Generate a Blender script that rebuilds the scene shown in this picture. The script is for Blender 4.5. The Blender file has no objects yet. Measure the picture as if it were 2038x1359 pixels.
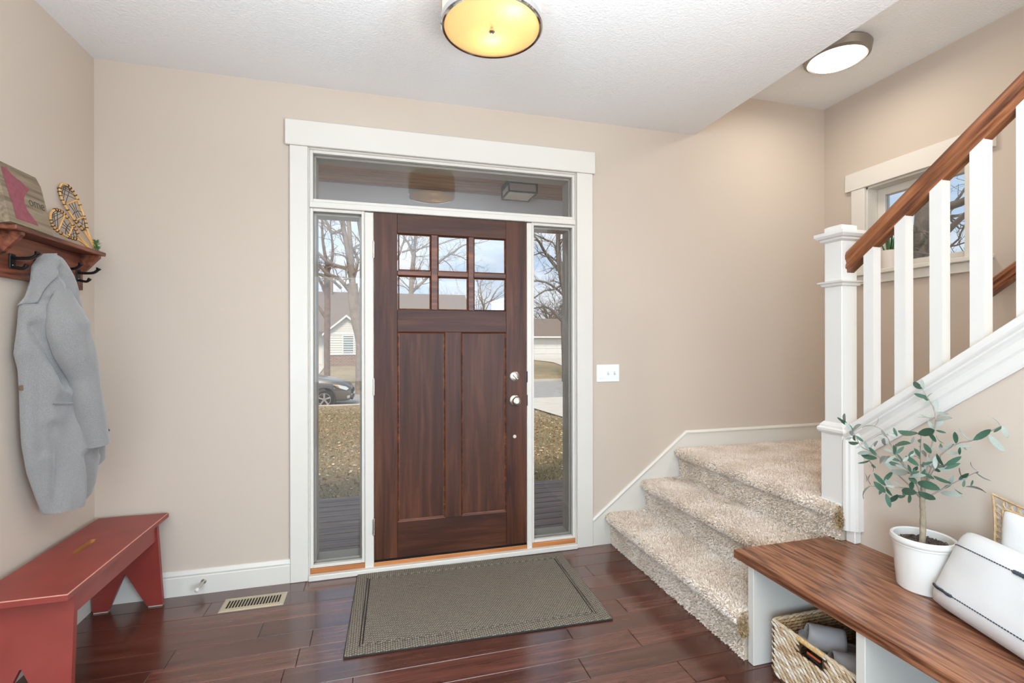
import bpy, math, random
import numpy as np
from mathutils import Vector, Matrix, noise
SC = bpy.context.scene
COL = SC.collection
R_ = math.radians

# ------------------------------------------------------------------ camera
CAM_H, CAM_Y = 1.3218, -2.894
yaw, roll = R_(15.2708), R_(-0.0826)
fw = Vector((math.sin(yaw), math.cos(yaw), -0.00009)).normalized()
rt = Vector((math.cos(yaw), -math.sin(yaw), 0))
up = rt.cross(fw)
r2 = rt * math.cos(roll) + up * math.sin(roll)
u2 = -rt * math.sin(roll) + up * math.cos(roll)
cd = bpy.data.cameras.new('camera')
cam = bpy.data.objects.new('camera', cd)
COL.objects.link(cam)
cam.matrix_world = Matrix(((r2.x, u2.x, -fw.x, 0), (r2.y, u2.y, -fw.y, CAM_Y), (r2.z, u2.z, -fw.z, CAM_H), (0, 0, 0, 1)))
cd.sensor_fit = 'HORIZONTAL'; cd.sensor_width = 36.0
cd.lens = 963.41 / 2038 * 36.0
cd.clip_start = 0.02; cd.clip_end = 500
SC.camera = cam

# ------------------------------------------------------------------ view, world, lights
SC.view_settings.view_transform = 'Standard'
SC.view_settings.look = 'None'
SC.view_settings.gamma = 1.0
SC.view_settings.exposure = -0.15
SC.view_settings.use_curve_mapping = False
SC.cycles.use_denoising = True
SC.cycles.max_bounces = 10
SC.cycles.diffuse_bounces = 6
SC.cycles.glossy_bounces = 5
SC.cycles.transmission_bounces = 6
SC.cycles.transparent_max_bounces = 24
SC.cycles.caustics_reflective = False
SC.cycles.caustics_refractive = False
SC.cycles.sample_clamp_indirect = 6.0

SKY_GAIN = 1.1
world = bpy.data.worlds.new('sky'); SC.world = world; world.use_nodes = True
wn, wl = world.node_tree.nodes, world.node_tree.links
wn.clear()
wo = wn.new('ShaderNodeOutputWorld'); wb = wn.new('ShaderNodeBackground')
tc = wn.new('ShaderNodeTexCoord'); mp = wn.new('ShaderNodeMapping')
mp.inputs['Scale'].default_value = (1.6, 1.6, 4.0)
nz = wn.new('ShaderNodeTexNoise'); nz.inputs['Scale'].default_value = 2.2; nz.inputs['Detail'].default_value = 7
nz.inputs['Roughness'].default_value = 0.55
cr = wn.new('ShaderNodeValToRGB')
cr.color_ramp.elements[0].position = 0.42; cr.color_ramp.elements[0].color = (0.50, 0.70, 0.93, 1)
cr.color_ramp.elements[1].position = 0.62; cr.color_ramp.elements[1].color = (0.90, 0.93, 0.97, 1)
wl.new(tc.outputs['Generated'], mp.inputs['Vector']); wl.new(mp.outputs['Vector'], nz.inputs['Vector'])
wl.new(nz.outputs['Fac'], cr.inputs['Fac']); wl.new(cr.outputs['Color'], wb.inputs['Color'])
wb.inputs['Strength'].default_value = SKY_GAIN
wl.new(wb.outputs['Background'], wo.inputs['Surface'])


def lamp(name, kind, loc, power, color=(1, 1, 1), rot=None, **kw):
    d = bpy.data.lights.new(name, kind); d.energy = power; d.color = color
    for k, v in kw.items():
        setattr(d, k, v)
    o = bpy.data.objects.new(name, d); COL.objects.link(o); o.location = loc
    if rot: o.rotation_euler = rot
    return o


# hazy high sun behind the house
lamp('sun', 'SUN', (0, -10, 30), 3.2, (1.0, 0.95, 0.87), (R_(38), 0, R_(-18)), angle=R_(14))
# photographer's flash bounced upwards off the ceiling, and daylight from the big windows of the back wall
lamp('bounce_flash', 'AREA', (0.3, -3.3, 1.0), 134, (0.93, 0.975, 1.0), (R_(170), 0, 0), shape='RECTANGLE', size=1.2, size_y=0.8, spread=R_(120))
lamp('window_daylight', 'AREA', (0.3, -6.35, 1.55), 50, (0.84, 0.93, 1.0), (R_(93), 0, 0), shape='RECTANGLE', size=3.2, size_y=1.9)
lamp('added_fill_right', 'AREA', (1.98, -4.9, 1.1), 285, (0.62, 0.81, 1.0), (0, R_(90), 0), shape='RECTANGLE', size=1.9, size_y=1.7)  # added unseen fill from the right, brightens the left wall
lamp('added_fill_left', 'AREA', (-1.34, -4.9, 1.35), 210, (0.58, 0.79, 1.0), (0, R_(-90), 0), shape='RECTANGLE', size=1.6, size_y=1.7)  # added unseen cool fill from the left, lifts the wall under the stairs
lamp('added_stair_fill', 'POINT', (2.66, -3.3, 2.45), 46, (1.0, 0.95, 0.88), shadow_soft_size=0.15)  # added unseen point light up the flight, brightens the stair ceiling

# ------------------------------------------------------------------ mesh helpers
class MB:
    def __init__(s): s.v = []; s.f = []; s.m = []
    def add(s, vs, fs, m=0):
        b = len(s.v); s.v.extend([tuple(x) for x in vs]); s.f.extend([tuple(b + i for i in f) for f in fs]); s.m.extend([m] * len(fs)); return s
    def box(s, lo, hi, b=0.0, m=0, M=None):
        lo = [min(lo[i], hi[i]) for i in range(3)] if False else list(lo); hi = list(hi)
        for i in range(3):
            if lo[i] > hi[i]: lo[i], hi[i] = hi[i], lo[i]
        b = min(b, min(hi[i] - lo[i] for i in range(3)) * 0.45)
        if b <= 0:
            vs = [(x, y, z) for x in (lo[0], hi[0]) for y in (lo[1], hi[1]) for z in (lo[2], hi[2])]
            fs = [(0, 1, 3, 2), (4, 6, 7, 5), (0, 4, 5, 1), (2, 3, 7, 6), (0, 2, 6, 4), (1, 5, 7, 3)]
        else:
            vs = []; idx = {}
            for cx in (0, 1):
                for cy in (0, 1):
                    for cz in (0, 1):
                        c = (cx, cy, cz)
                        for ax in range(3):
                            p = []
                            for i in range(3):
                                e = hi[i] if c[i] else lo[i]
                                if i != ax: e += -b if c[i] else b
                                p.append(e)
                            idx[c, ax] = len(vs); vs.append(p)
            fs = []
            for ax in range(3):
                o1, o2 = (ax + 1) % 3, (ax + 2) % 3
                for sgn in (0, 1):
                    q = []
                    for a, d in ((0, 0), (1, 0), (1, 1), (0, 1)):
                        c = [0, 0, 0]; c[ax] = sgn; c[o1] = a; c[o2] = d; q.append(idx[tuple(c), ax])
                    fs.append(tuple(q) if sgn else tuple(reversed(q)))
                for a in (0, 1):
                    for d in (0, 1):
                        c0 = [0, 0, 0]; c0[o1] = a; c0[o2] = d; c1 = list(c0); c1[ax] = 1
                        q = [idx[tuple(c0), o1], idx[tuple(c1), o1], idx[tuple(c1), o2], idx[tuple(c0), o2]]
                        fs.append(tuple(q) if a == d else tuple(reversed(q)))
            for c in [(x, y, z) for x in (0, 1) for y in (0, 1) for z in (0, 1)]:
                q = [idx[c, 0], idx[c, 1], idx[c, 2]]
                fs.append(tuple(q) if sum(c) % 2 else tuple(reversed(q)))
        if M is not None: vs = [M @ Vector(p) for p in vs]
        return s.add(vs, fs, m)
    def prism(s, poly, axis, a0, a1, m=0, M=None, cap=True):
        """poly: 2-D points in the two other axes (cyclic order after axis)."""
        n = len(poly); vs = []
        for a in (a0, a1):
            for p in poly:
                q = [0, 0, 0]; q[axis] = a; q[(axis + 1) % 3] = p[0]; q[(axis + 2) % 3] = p[1]; vs.append(q)
        fs = [(i, (i + 1) % n, n + (i + 1) % n, n + i) for i in range(n)]
        if cap: fs += [tuple(reversed(range(n))), tuple(range(n, 2 * n))]
        if M is not None: vs = [M @ Vector(p) for p in vs]
        return s.add(vs, fs, m)
    def tube(s, pts, rad, n=8, m=0, closed=False, cap=True, flat=1.0):
        pts = [Vector(p) for p in pts]; k = len(pts)
        if not hasattr(rad, '__len__'): rad = [rad] * k
        vs = []; nrm = None
        for i, p in enumerate(pts):
            if closed: t = pts[(i + 1) % k] - pts[i - 1]
            else: t = pts[min(i + 1, k - 1)] - pts[max(i - 1, 0)]
            if t.length < 1e-9: t = Vector((0, 0, 1))
            t.normalize()
            if nrm is None:
                nrm = t.orthogonal().normalized()
            else:
                nrm = nrm - t * nrm.dot(t)
                nrm = nrm.normalized() if nrm.length > 1e-6 else t.orthogonal().normalized()
            bn = t.cross(nrm)
            for j in range(n):
                a = 2 * math.pi * j / n
                vs.append(p + (nrm * math.cos(a) + bn * math.sin(a) * flat) * rad[i])
        fs = []
        for i in range(k if closed else k - 1):
            i2 = (i + 1) % k
            for j in range(n):
                fs.append((i * n + j, i * n + (j + 1) % n, i2 * n + (j + 1) % n, i2 * n + j))
        if cap and not closed:
            fs += [tuple(reversed(range(n))), tuple(range((k - 1) * n, k * n))]
        return s.add(vs, fs, m)
    def lathe(s, prof, c=(0, 0, 0), n=32, m=0, M=None, close=False):
        """prof: (radius, height) pairs about +Z at c."""
        vs = []; fs = []; rows = []
        for r, h in prof:
            if r < 1e-6: rows.append([len(vs)]); vs.append((c[0], c[1], c[2] + h))
            else:
                rows.append(list(range(len(vs), len(vs) + n)))
                for j in range(n):
                    a = 2 * math.pi * j / n; vs.append((c[0] + r * math.cos(a), c[1] + r * math.sin(a), c[2] + h))
        prs = list(zip(rows, rows[1:])) + ([(rows[-1], rows[0])] if close else [])
        for A, B in prs:
            if len(A) == 1 and len(B) == 1: continue
            for j in range(n):
                j2 = (j + 1) % n
                if len(A) == 1: fs.append((A[0], B[j2], B[j]))
                elif len(B) == 1: fs.append((A[j], A[j2], B[0]))
                else: fs.append((A[j], A[j2], B[j2], B[j]))
        if M is not None: vs = [M @ Vector(p) for p in vs]
        return s.add(vs, fs, m)
    def grid(s, fn, nu, nv, m=0, wrapu=False):
        vs = [fn(i / (nu if wrapu else nu - 1), j / (nv - 1)) for j in range(nv) for i in range(nu)]
        fs = []
        for j in range(nv - 1):
            for i in range(nu if wrapu else nu - 1):
                i2 = (i + 1) % nu
                fs.append((j * nu + i, j * nu + i2, (j + 1) * nu + i2, (j + 1) * nu + i))
        return s.add(vs, fs, m)
    def mesh(s, name, mats, smooth=None, fix=True):
        me = bpy.data.meshes.new(name); me.from_pydata(s.v, [], s.f)
        for mt in (mats if isinstance(mats, (list, tuple)) else [mats]): me.materials.append(mt)
        if any(s.m): me.polygons.foreach_set('material_index', s.m)
        if fix:
            import bmesh
            bm = bmesh.new(); bm.from_mesh(me); bmesh.ops.recalc_face_normals(bm, faces=bm.faces); bm.to_mesh(me); bm.free()
        if smooth is not None:
            me.polygons.foreach_set('use_smooth', [True] * len(me.polygons)); me.set_sharp_from_angle(angle=R_(smooth))
        me.update(); return me
    def build(s, name, mats, parent=None, smooth=None, fix=True, loc=None):
        return link(name, s.mesh(name, mats, smooth, fix), parent, loc)


WM = {}
def link(name, data, parent=None, loc=None, M=None):
    o = bpy.data.objects.new(name, data); COL.objects.link(o)
    W = M if M is not None else (Matrix.Translation(loc) if loc is not None else Matrix.Identity(4))
    o.matrix_basis = W; WM[o.name] = W
    if parent is not None:
        o.parent = parent; o.matrix_parent_inverse = WM[parent.name].inverted()
    return o
def tag(o, label=None, cat=None, group=None, kind=None):
    for k, v in (('label', label), ('category', cat), ('group', group), ('kind', kind)):
        if v: o[k] = v
    return o
def thing(name, loc, label, cat, group=None):
    o = link(name, None, None, loc); o.empty_display_size = 0.1
    return tag(o, label, cat, group)
def struct(name, loc=(0, 0, 0), label=None):
    o = link(name, None, None, loc); o.empty_display_size = 0.1
    return tag(o, label, None, None, 'structure')
def kids(o): return [c for c in bpy.data.objects if c.parent == o]
def copy_tree(o, M, label=None, group=None, pm=None):
    c = o.copy(); COL.objects.link(c); c.matrix_basis = M; WM[c.name] = M
    if label: c['label'] = label
    if group: c['group'] = group
    for ch in kids(o):
        d = ch.copy(); COL.objects.link(d); d.parent = c
        for g in kids(ch):
            e = g.copy(); COL.objects.link(e); e.parent = d
    return c
def lerp(a, b, t): return a + (b - a) * t
def interp(tab, x):
    xs = [p[0] for p in tab]; ys = [p[1] for p in tab]
    return float(np.interp(x, xs, ys))

# ------------------------------------------------------------------ materials
def lin(c):
    return tuple(((v / 255) / 12.92 if v / 255 <= 0.04045 else ((v / 255 + 0.055) / 1.055) ** 2.4) for v in c) + (1.0,)
def base(name):
    m = bpy.data.materials.new(name); m.use_nodes = True
    nt = m.node_tree; b = nt.nodes['Principled BSDF']
    return m, nt.nodes, nt.links, b
def coords(N, L, scale=(1, 1, 1), rnd=False, tilt=0.0):
    t = N.new('ShaderNodeTexCoord'); mp = N.new('ShaderNodeMapping'); mp.inputs['Scale'].default_value = scale
    src = t.outputs['Object']
    if rnd:
        oi = N.new('ShaderNodeObjectInfo'); mu = N.new('ShaderNodeMath'); mu.operation = 'MULTIPLY'; mu.inputs[1].default_value = 37.0
        L.new(oi.outputs['Random'], mu.inputs[0]); ad = N.new('ShaderNodeVectorMath'); ad.operation = 'ADD'
        L.new(src, ad.inputs[0]); L.new(mu.outputs[0], ad.inputs[1]); src = ad.outputs[0]
    if tilt:
        m0 = N.new('ShaderNodeMapping'); m0.inputs['Rotation'].default_value = (tilt, 0, 0); L.new(src, m0.inputs['Vector']); src = m0.outputs['Vector']
    L.new(src, mp.inputs['Vector']); return mp.outputs['Vector']
def noise_n(N, L, vec, scale, detail=4, rough=0.5, dist=0.0):
    n = N.new('ShaderNodeTexNoise'); n.inputs['Scale'].default_value = scale; n.inputs['Detail'].default_value = detail
    n.inputs['Roughness'].default_value = rough; n.inputs['Distortion'].default_value = dist
    L.new(vec, n.inputs['Vector']); return n.outputs['Fac']
def ramp(N, L, fac, stops):
    r = N.new('ShaderNodeValToRGB'); e = r.color_ramp.elements
    e[0].position, e[0].color = stops[0]; e[1].position, e[1].color = stops[-1]
    for p, c in stops[1:-1]:
        q = e.new(p); q.color = c
    L.new(fac, r.inputs['Fac']); return r.outputs['Color']
def bump(N, L, b, h, strength=0.2, dist=0.002):
    n = N.new('ShaderNodeBump'); n.inputs['Strength'].default_value = strength; n.inputs['Distance'].default_value = dist
    L.new(h, n.inputs['Height']); L.new(n.outputs['Normal'], b.inputs['Normal'])
def mixc(N, L, fac, a, b, mode='MIX'):
    x = N.new('ShaderNodeMix'); x.data_type = 'RGBA'; x.blend_type = mode
    for i, val in ((0, fac), (6, a), (7, b)):
        if hasattr(val, 'links') or hasattr(val, 'is_linked'): L.new(val, x.inputs[i])
        else: x.inputs[i].default_value = val
    return x.outputs[2]
def plain(name, rgb, rough=0.5, metal=0.0, bs=None, bstr=0.15, var=0.0, vs=6.0, bd=0.002, spec=None, sheen=0.0):
    m, N, L, b = base(name)
    b.inputs['Base Color'].default_value = lin(rgb); b.inputs['Roughness'].default_value = rough; b.inputs['Metallic'].default_value = metal
    if spec is not None: b.inputs['Specular IOR Level'].default_value = spec
    if sheen: b.inputs['Sheen Weight'].default_value = sheen
    v = coords(N, L)
    if var:
        lo = tuple(max(0, c * (1 - var)) for c in lin(rgb)[:3]) + (1,); hi = tuple(min(1, c * (1 + var)) for c in lin(rgb)[:3]) + (1,)
        L.new(ramp(N, L, noise_n(N, L, v, vs, 5), [(0.3, lo), (0.7, hi)]), b.inputs['Base Color'])
    if bs: bump(N, L, b, noise_n(N, L, v, bs, 3), bstr, bd)
    return m
def wood(name, dark, mid, light, axis=0, rough=0.35, grain=1.0, rnd=True, var=0.25, coat=0.0, rings=0.0, bstr=0.12, tilt=0.0, ringf=46.0, spec=0.5):
    m, N, L, b = base(name)
    sc = [14.0 * grain] * 3; sc[axis] = 0.9 * grain
    v = coords(N, L, tuple(sc), rnd, tilt)
    f = noise_n(N, L, v, 2.6, 8, 0.62, 0.6)
    if rings:
        sc2 = [4.5 * grain] * 3; sc2[axis] = 0.55 * grain
        v2 = coords(N, L, tuple(sc2), rnd, tilt)
        w = N.new('ShaderNodeTexNoise'); w.inputs['Scale'].default_value = 1.2; w.inputs['Detail'].default_value = 2; L.new(v2, w.inputs['Vector'])
        mm = N.new('ShaderNodeMath'); mm.operation = 'MULTIPLY'; mm.inputs[1].default_value = ringf; L.new(w.outputs['Fac'], mm.inputs[0])
        sn = N.new('ShaderNodeMath'); sn.operation = 'SINE'; L.new(mm.outputs[0], sn.inputs[0])
        ma = N.new('ShaderNodeMath'); ma.operation = 'MULTIPLY_ADD'; ma.inputs[1].default_value = rings; L.new(sn.outputs[0], ma.inputs[0]); L.new(f, ma.inputs[2])
        f = ma.outputs[0]
    c = ramp(N, L, f, [(0.30, lin(dark)), (0.5, lin(mid)), (0.72, lin(light))])
    if var:
        oi = N.new('ShaderNodeObjectInfo'); g = ramp(N, L, oi.outputs['Random'], [(0.0, (1 - var,) * 3 + (1,)), (1.0, (1 + var,) * 3 + (1,))])
        c = mixc(N, L, 1.0, c, g, 'MULTIPLY')
    L.new(c, b.inputs['Base Color'])
    b.inputs['Roughness'].default_value = rough; b.inputs['Specular IOR Level'].default_value = spec
    if coat: b.inputs['Coat Weight'].default_value = coat; b.inputs['Coat Roughness'].default_value = 0.15
    bump(N, L, b, f, bstr, 0.002)
    return m
def glass(name, tint=(1, 1, 1, 1), gloss=1.0):
    m = bpy.data.materials.new(name); m.use_nodes = True; N, L = m.node_tree.nodes, m.node_tree.links; N.clear()
    o = N.new('ShaderNodeOutputMaterial'); t = N.new('ShaderNodeBsdfTransparent'); g = N.new('ShaderNodeBsdfGlossy'); x = N.new('ShaderNodeMixShader')
    fr = N.new('ShaderNodeFresnel'); fr.inputs['IOR'].default_value = 1.5
    t.inputs['Color'].default_value = tint; g.inputs['Roughness'].default_value = 0.0
    L.new(fr.outputs[0], x.inputs['Fac']); L.new(t.outputs[0], x.inputs[1]); L.new(g.outputs[0], x.inputs[2]); L.new(x.outputs[0], o.inputs['Surface'])
    return m

WALL = (196, 181, 165)
M_wall = plain('greige_wall_paint', WALL, 0.75, bs=220, bstr=0.06, bd=0.001)
M_ceil = plain('white_textured_ceiling_paint', (230, 230, 229), 0.9, bs=95, bstr=0.55, bd=0.005)
M_trim = plain('white_semigloss_trim_paint', (217, 211, 200), 0.35, bs=40, bstr=0.03)
M_rail = plain('white_semigloss_rail_paint', (222, 217, 209), 0.35)
M_taupe = plain('taupe_exterior_frame_paint', (168, 156, 140), 0.6)
M_glass = glass('clear_window_glass')
M_floor = wood('dark_hickory_plank', (58, 30, 24), (86, 49, 39), (108, 66, 54), 0, 0.24, 1.0, var=0.26, bstr=0.16, spec=0.5, coat=0.7)
M_sub = plain('dark_joint', (22, 14, 12), 0.8)
M_door = wood('dark_walnut_stain_upright', (48, 24, 15), (74, 41, 26), (100, 60, 39), 2, 0.42, 0.55, var=0.10, spec=0.3)
M_doorh = wood('dark_walnut_stain_level', (48, 24, 15), (72, 40, 26), (96, 58, 38), 0, 0.42, 0.55, var=0.10, spec=0.3)
M_bead = wood('brown_sticking_stain', (52, 24, 12), (90, 46, 24), (140, 80, 44), 0, 0.35, 1.0, var=0.05)
M_oak = wood('golden_oak_sill', (150, 92, 48), (178, 112, 60), (196, 132, 76), 0, 0.45, 1.0, var=0.0)
M_nickel = plain('satin_nickel', (200, 192, 180), 0.28, 1.0)
M_chrome = plain('polished_chrome', (215, 215, 215), 0.08, 1.0)
M_black = plain('black_iron', (18, 18, 20), 0.4, 0.3)
M_red = plain('barn_red_paint', (136, 55, 47), 0.42, bs=60, bstr=0.06, var=0.10, vs=9)
M_redworn = plain('worn_red_edge', (186, 130, 112), 0.6)
M_bare = wood('bare_pine', (150, 92, 48), (180, 120, 66), (200, 146, 92), 1, 0.6, 1.0, var=0.0)
M_shelf = wood('red_oak_shelf_stain', (62, 30, 18), (108, 56, 36), (138, 80, 56), 1, 0.4, 1.3, var=0.08, rings=0.10)
M_bench = wood('chestnut_oak_benchtop', (82, 47, 31), (126, 80, 54), (154, 104, 75), 1, 0.27, 2.0, rnd=False, var=0.0, coat=0.1, rings=0.10, ringf=60.0)
M_hrail = wood('chestnut_oak_handrail', (82, 44, 24), (132, 78, 46), (162, 104, 66), 1, 0.35, 1.8, rnd=False, var=0.0, coat=0.15, rings=0.08, tilt=R_(37.6))
M_carpet = plain('beige_carpet_backing', (204, 188, 166), 1.0, bs=160, bstr=0.9, var=0.16, vs=9, bd=0.006)
M_white_pot = plain('white_glazed_ceramic', (222, 218, 210), 0.25)
M_cushion = plain('white_woven_cotton', (218, 216, 213), 0.95, bs=420, bstr=0.35, bd=0.002)
M_ink = plain('charcoal_thread', (62, 64, 72), 0.95)
M_rope = plain('tan_jute_rope', (180, 150, 112), 0.9, bs=260, bstr=0.6, var=0.22, vs=50)
M_soil = plain('bark_mulch', (84, 72, 62), 1.0, bs=120, bstr=0.9, var=0.4, vs=60)
M_bark = plain('olive_bark', (150, 134, 112), 0.95, bs=120, bstr=0.8, var=0.25, vs=40)
M_twig = plain('olive_twig', (146, 134, 122), 0.9)
M_leaf_d = plain('olive_leaf_upper', (58, 92, 72), 0.5, var=0.25, vs=30)
M_leaf_l = plain('olive_leaf_silver', (150, 158, 148), 0.65, var=0.12, vs=30)
# ================================================================== ROOM SHELL
H1, H2 = 2.7433, 3.0606
XL, XR, XS, XK = -1.3813, 3.2266, 2.0915, 2.02
YB = -6.5
rng = random.Random(11)

floor = MB().box((XL - 0.15, 0.16, -0.25), (XR + 0.2, YB - 0.15, -0.02)).build('floor', M_sub)
tag(floor, 'dark hand-scraped wood plank floor', None, None, 'structure')
PW = 0.127
row = 0; y = 0.0
while y > YB:
    x = XL - rng.uniform(0.0, 0.8)
    xmax = XK + 0.05
    while x < xmax:
        ln = rng.choice([0.55, 0.75, 0.95, 1.2, 1.35]) * (1.0 if y > -2.4 else 1.6)
        a, b_ = max(x, XL), min(x + ln, xmax)
        if b_ - a > 0.02:
            g = 0.0007
            c = ((a + b_) / 2, y - PW / 2, -0.011)
            me = MB().box((-(b_ - a) / 2 + g, -PW / 2 + g, -0.009), ((b_ - a) / 2 - g, PW / 2 - g, 0.011 - rng.uniform(0, 0.0006)), 0.0016).mesh('floor_plank', M_floor)
            link('floor_plank', me, floor, c)
        x += ln
    y -= PW; row += 1

def wall_holes(mb, x0, x1, z0, z1, holes, put):
    """Cells of a wall face minus its rectangular openings; put(xa, xb, za, zb) adds one solid block."""
    xs = sorted({x0, x1, *[h[0] for h in holes], *[h[1] for h in holes]})
    for xa, xb in zip(xs, xs[1:]):
        zs = [z0]
        for h in sorted(holes, key=lambda q: q[2]):
            if h[0] <= xa + 1e-6 and h[1] >= xb - 1e-6: zs += [h[2], h[3]]
        zs.append(z1)
        for za, zb in zip(zs[::2], zs[1::2]):
            if zb - za > 1e-6: put(xa, xb, za, zb)

DX0, DX1, DZ1 = -0.40, 1.24, 2.425           # rough opening of the door unit
mb = MB(); wall_holes(mb, XL - 0.15, XR + 0.2, -0.25, 3.3, [(DX0, DX1, -0.02, DZ1)], lambda a, b_, c, d: mb.box((a, 0, c), (b_, 0.16, d)))
tag(mb.build('wall_front', M_wall), 'greige wall around the front door', None, None, 'structure')
mb = MB(); wall_holes(mb, YB, 0.0, -0.25, 3.3, [(-5.8, -4.0, 0.5, 2.2)], lambda a, b_, c, d: mb.box((XL - 0.15, a, c), (XL, b_, d)))  # out-of-view opening cut for the added left-hand fill light
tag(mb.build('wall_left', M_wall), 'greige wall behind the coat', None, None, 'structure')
WY0, WY1, WZ0, WZ1 = -0.92, -0.325, 1.80, 2.375   # stair window opening
mb = MB(); wall_holes(mb, YB - 0.15, 0.0, -0.25, 3.3, [(WY0, WY1, WZ0, WZ1)], lambda a, b_, c, d: mb.box((XR, a, c), (XR + 0.2, b_, d)))
tag(mb.build('wall_right', M_wall), 'greige wall beyond the stair railing', None, None, 'structure')
mb = MB(); wall_holes(mb, XL - 0.15, XR + 0.2, -0.25, 3.3, [(-1.2, 1.8, 0.4, 2.4)], lambda a, b_, c, d: mb.box((a, YB - 0.15, c), (b_, YB, d)))
tag(mb.build('wall_back', M_wall), None, None, None, 'structure')
mb = MB()
mb.box((XL - 0.15, 0.0, H1), (XS, YB, H1 + 0.6)); mb.box((XS, 0.0, H2), (XR + 0.2, YB, H2 + 0.29))
tag(mb.build('ceiling', M_ceil), 'white knockdown textured ceiling stepping up over the stairs', None, None, 'structure')
# knee wall under the stair rail: sloped top, full wall where the stairs pass the ceiling
def cap_z(y): return 1.218 + 0.765 * (-1.585 - y)
poly = [(-1.215, -0.02), (-1.215, cap_z(-1.215) - 0.03), (-3.58, H1), (YB, H1), (YB, -0.02), (-5.85, -0.02), (-5.85, 2.15), (-3.95, 2.15), (-3.95, -0.02)]  # opening behind the camera made for the added right-hand fill light
tag(MB().prism(poly, 0, XK, XS - 0.005).build('wall_stair', M_wall), 'greige knee wall under the stair stringer, behind the bench', None, None, 'structure')

# ------------------------------------------------------------------ baseboards and casing
def base_profile(h=0.128):   # (distance from wall, height)
    return [(0, 0), (0.015, 0), (0.015, h - 0.034), (0.012, h - 0.030), (0.0145, h - 0.020), (0.010, h - 0.008), (0.006, h), (0, h)]
def baseboard_x(mb, x0, x1, y=0.0, z=0.0, h=0.128):
    mb.prism([(y - d, z + hh) for d, hh in base_profile(h)], 0, x0, x1)
mb = MB(); baseboard_x(mb, XL + 0.001, -0.4765)
tag(mb.build('baseboard_front', M_trim, None, 30), 'white baseboard between red bench and door casing', None, None, 'structure')
mb = MB(); mb.prism([(z, XL + d) for d, z in base_profile()], 1, YB + 0.01, -0.016)
tag(mb.build('baseboard_left', M_trim, None, 30), 'white baseboard behind the red bench', None, None, 'structure')

def skirt_z(x): return 0.174 + (x - 1.326) * (0.71 - 0.174) / (2.021 - 1.326)
mb = MB()
mb.prism([(0.0, 1.326), (0.0, XR)] and [(-0.0, 0), (-0.0, 0)], 0, 0, 0) if False else None
sk = [(1.3255, 0.0), (1.3255, skirt_z(1.3255) - 0.024), (2.021, 0.71 - 0.026), (XR - 0.001, 0.71 - 0.026), (XR - 0.001, 0.3), (2.1, 0.3), (1.60, 0.0)]
mb.prism([(z, x) for x, z in sk], 1, -0.012, 0.0)
pr = [(0, -0.026), (0.012, -0.026), (0.012, -0.023), (0.018, -0.020), (0.019, -0.012), (0.013, -0.004), (0.009, 0), (0, 0)]
path = [(1.3255, skirt_z(1.3255)), (2.021, 0.71), (XR - 0.001, 0.71)]
vs = []; n = len(pr)
for (x, z) in path: vs += [(x, -d, z + h) for d, h in pr]
fs = [(i * n + j, i * n + (j + 1) % n, (i + 1) * n + (j + 1) % n, (i + 1) * n + j) for i in range(2) for j in range(n)] + [tuple(range(n)), tuple(range(2 * n, 3 * n))]
mb.add(vs, fs)
tag(mb.build('trim_1', M_trim, None, 30), 'white skirt board stepping up along the carpeted stairs', None, None, 'structure')
mb = MB(); mb.prism([(0.58 + z, XR - d) for d, z in base_profile(0.13)], 1, -1.2, -0.019)
tag(mb.build('baseboard_right', M_trim, None, 30), None, None, None, 'structure')

case = struct('trim_2', (0.42, -0.01, 0), 'white flat door casing with overhanging head board')
MB().box((-0.4755, -0.021, 0.0), (-0.3825, 0.0, 2.4005), 0.0025).build('side_casing', M_trim, case)
MB().box((1.2165, -0.021, 0.0), (1.3255, 0.0, 2.4005), 0.0025).build('side_casing', M_trim, case)
MB().box((-0.498, -0.028, 2.401), (1.3415, 0.0, 2.5405), 0.003).build('head_casing', M_trim, case)

# ------------------------------------------------------------------ door unit frame, transom and sidelights
frame = struct('trim_3', (0.42, 0.05, 0), 'white painted frame of the front door unit')
fb = lambda nm, lo, hi, mt=M_trim, b=0.003: MB().box(lo, hi, b).build(nm, mt, frame)
fb('jamb', (DX0, -0.002, 0.0), (-0.376, 0.155, 2.424)); fb('jamb', (1.212, -0.002, 0.0), (1.24, 0.155, 2.424))
fb('head_jamb', (-0.376, -0.002, 2.394), (1.212, 0.155, 2.424))
fb('mullion', (-0.0835, -0.006, 0.005), (-0.0345, 0.15, 2.062)); fb('mullion', (0.8855, -0.006, 0.005), (0.9185, 0.15, 2.062))
fb('transom_bar', (-0.376, -0.008, 2.0695), (1.212, 0.15, 2.103))
fb('sill', (-0.3815, -0.034, 0.0), (1.2155, 0.0, 0.030), M_trim, 0.004)
fb('sill_board', (-0.376, 0.0, 0.0), (-0.0835, 0.15, 0.055), M_oak); fb('sill_board', (0.9185, 0.0, 0.0), (1.212, 0.15, 0.055), M_oak)
fb('threshold', (-0.0345, -0.004, 0.0), (0.8855, 0.155, 0.052), M_oak)

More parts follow.
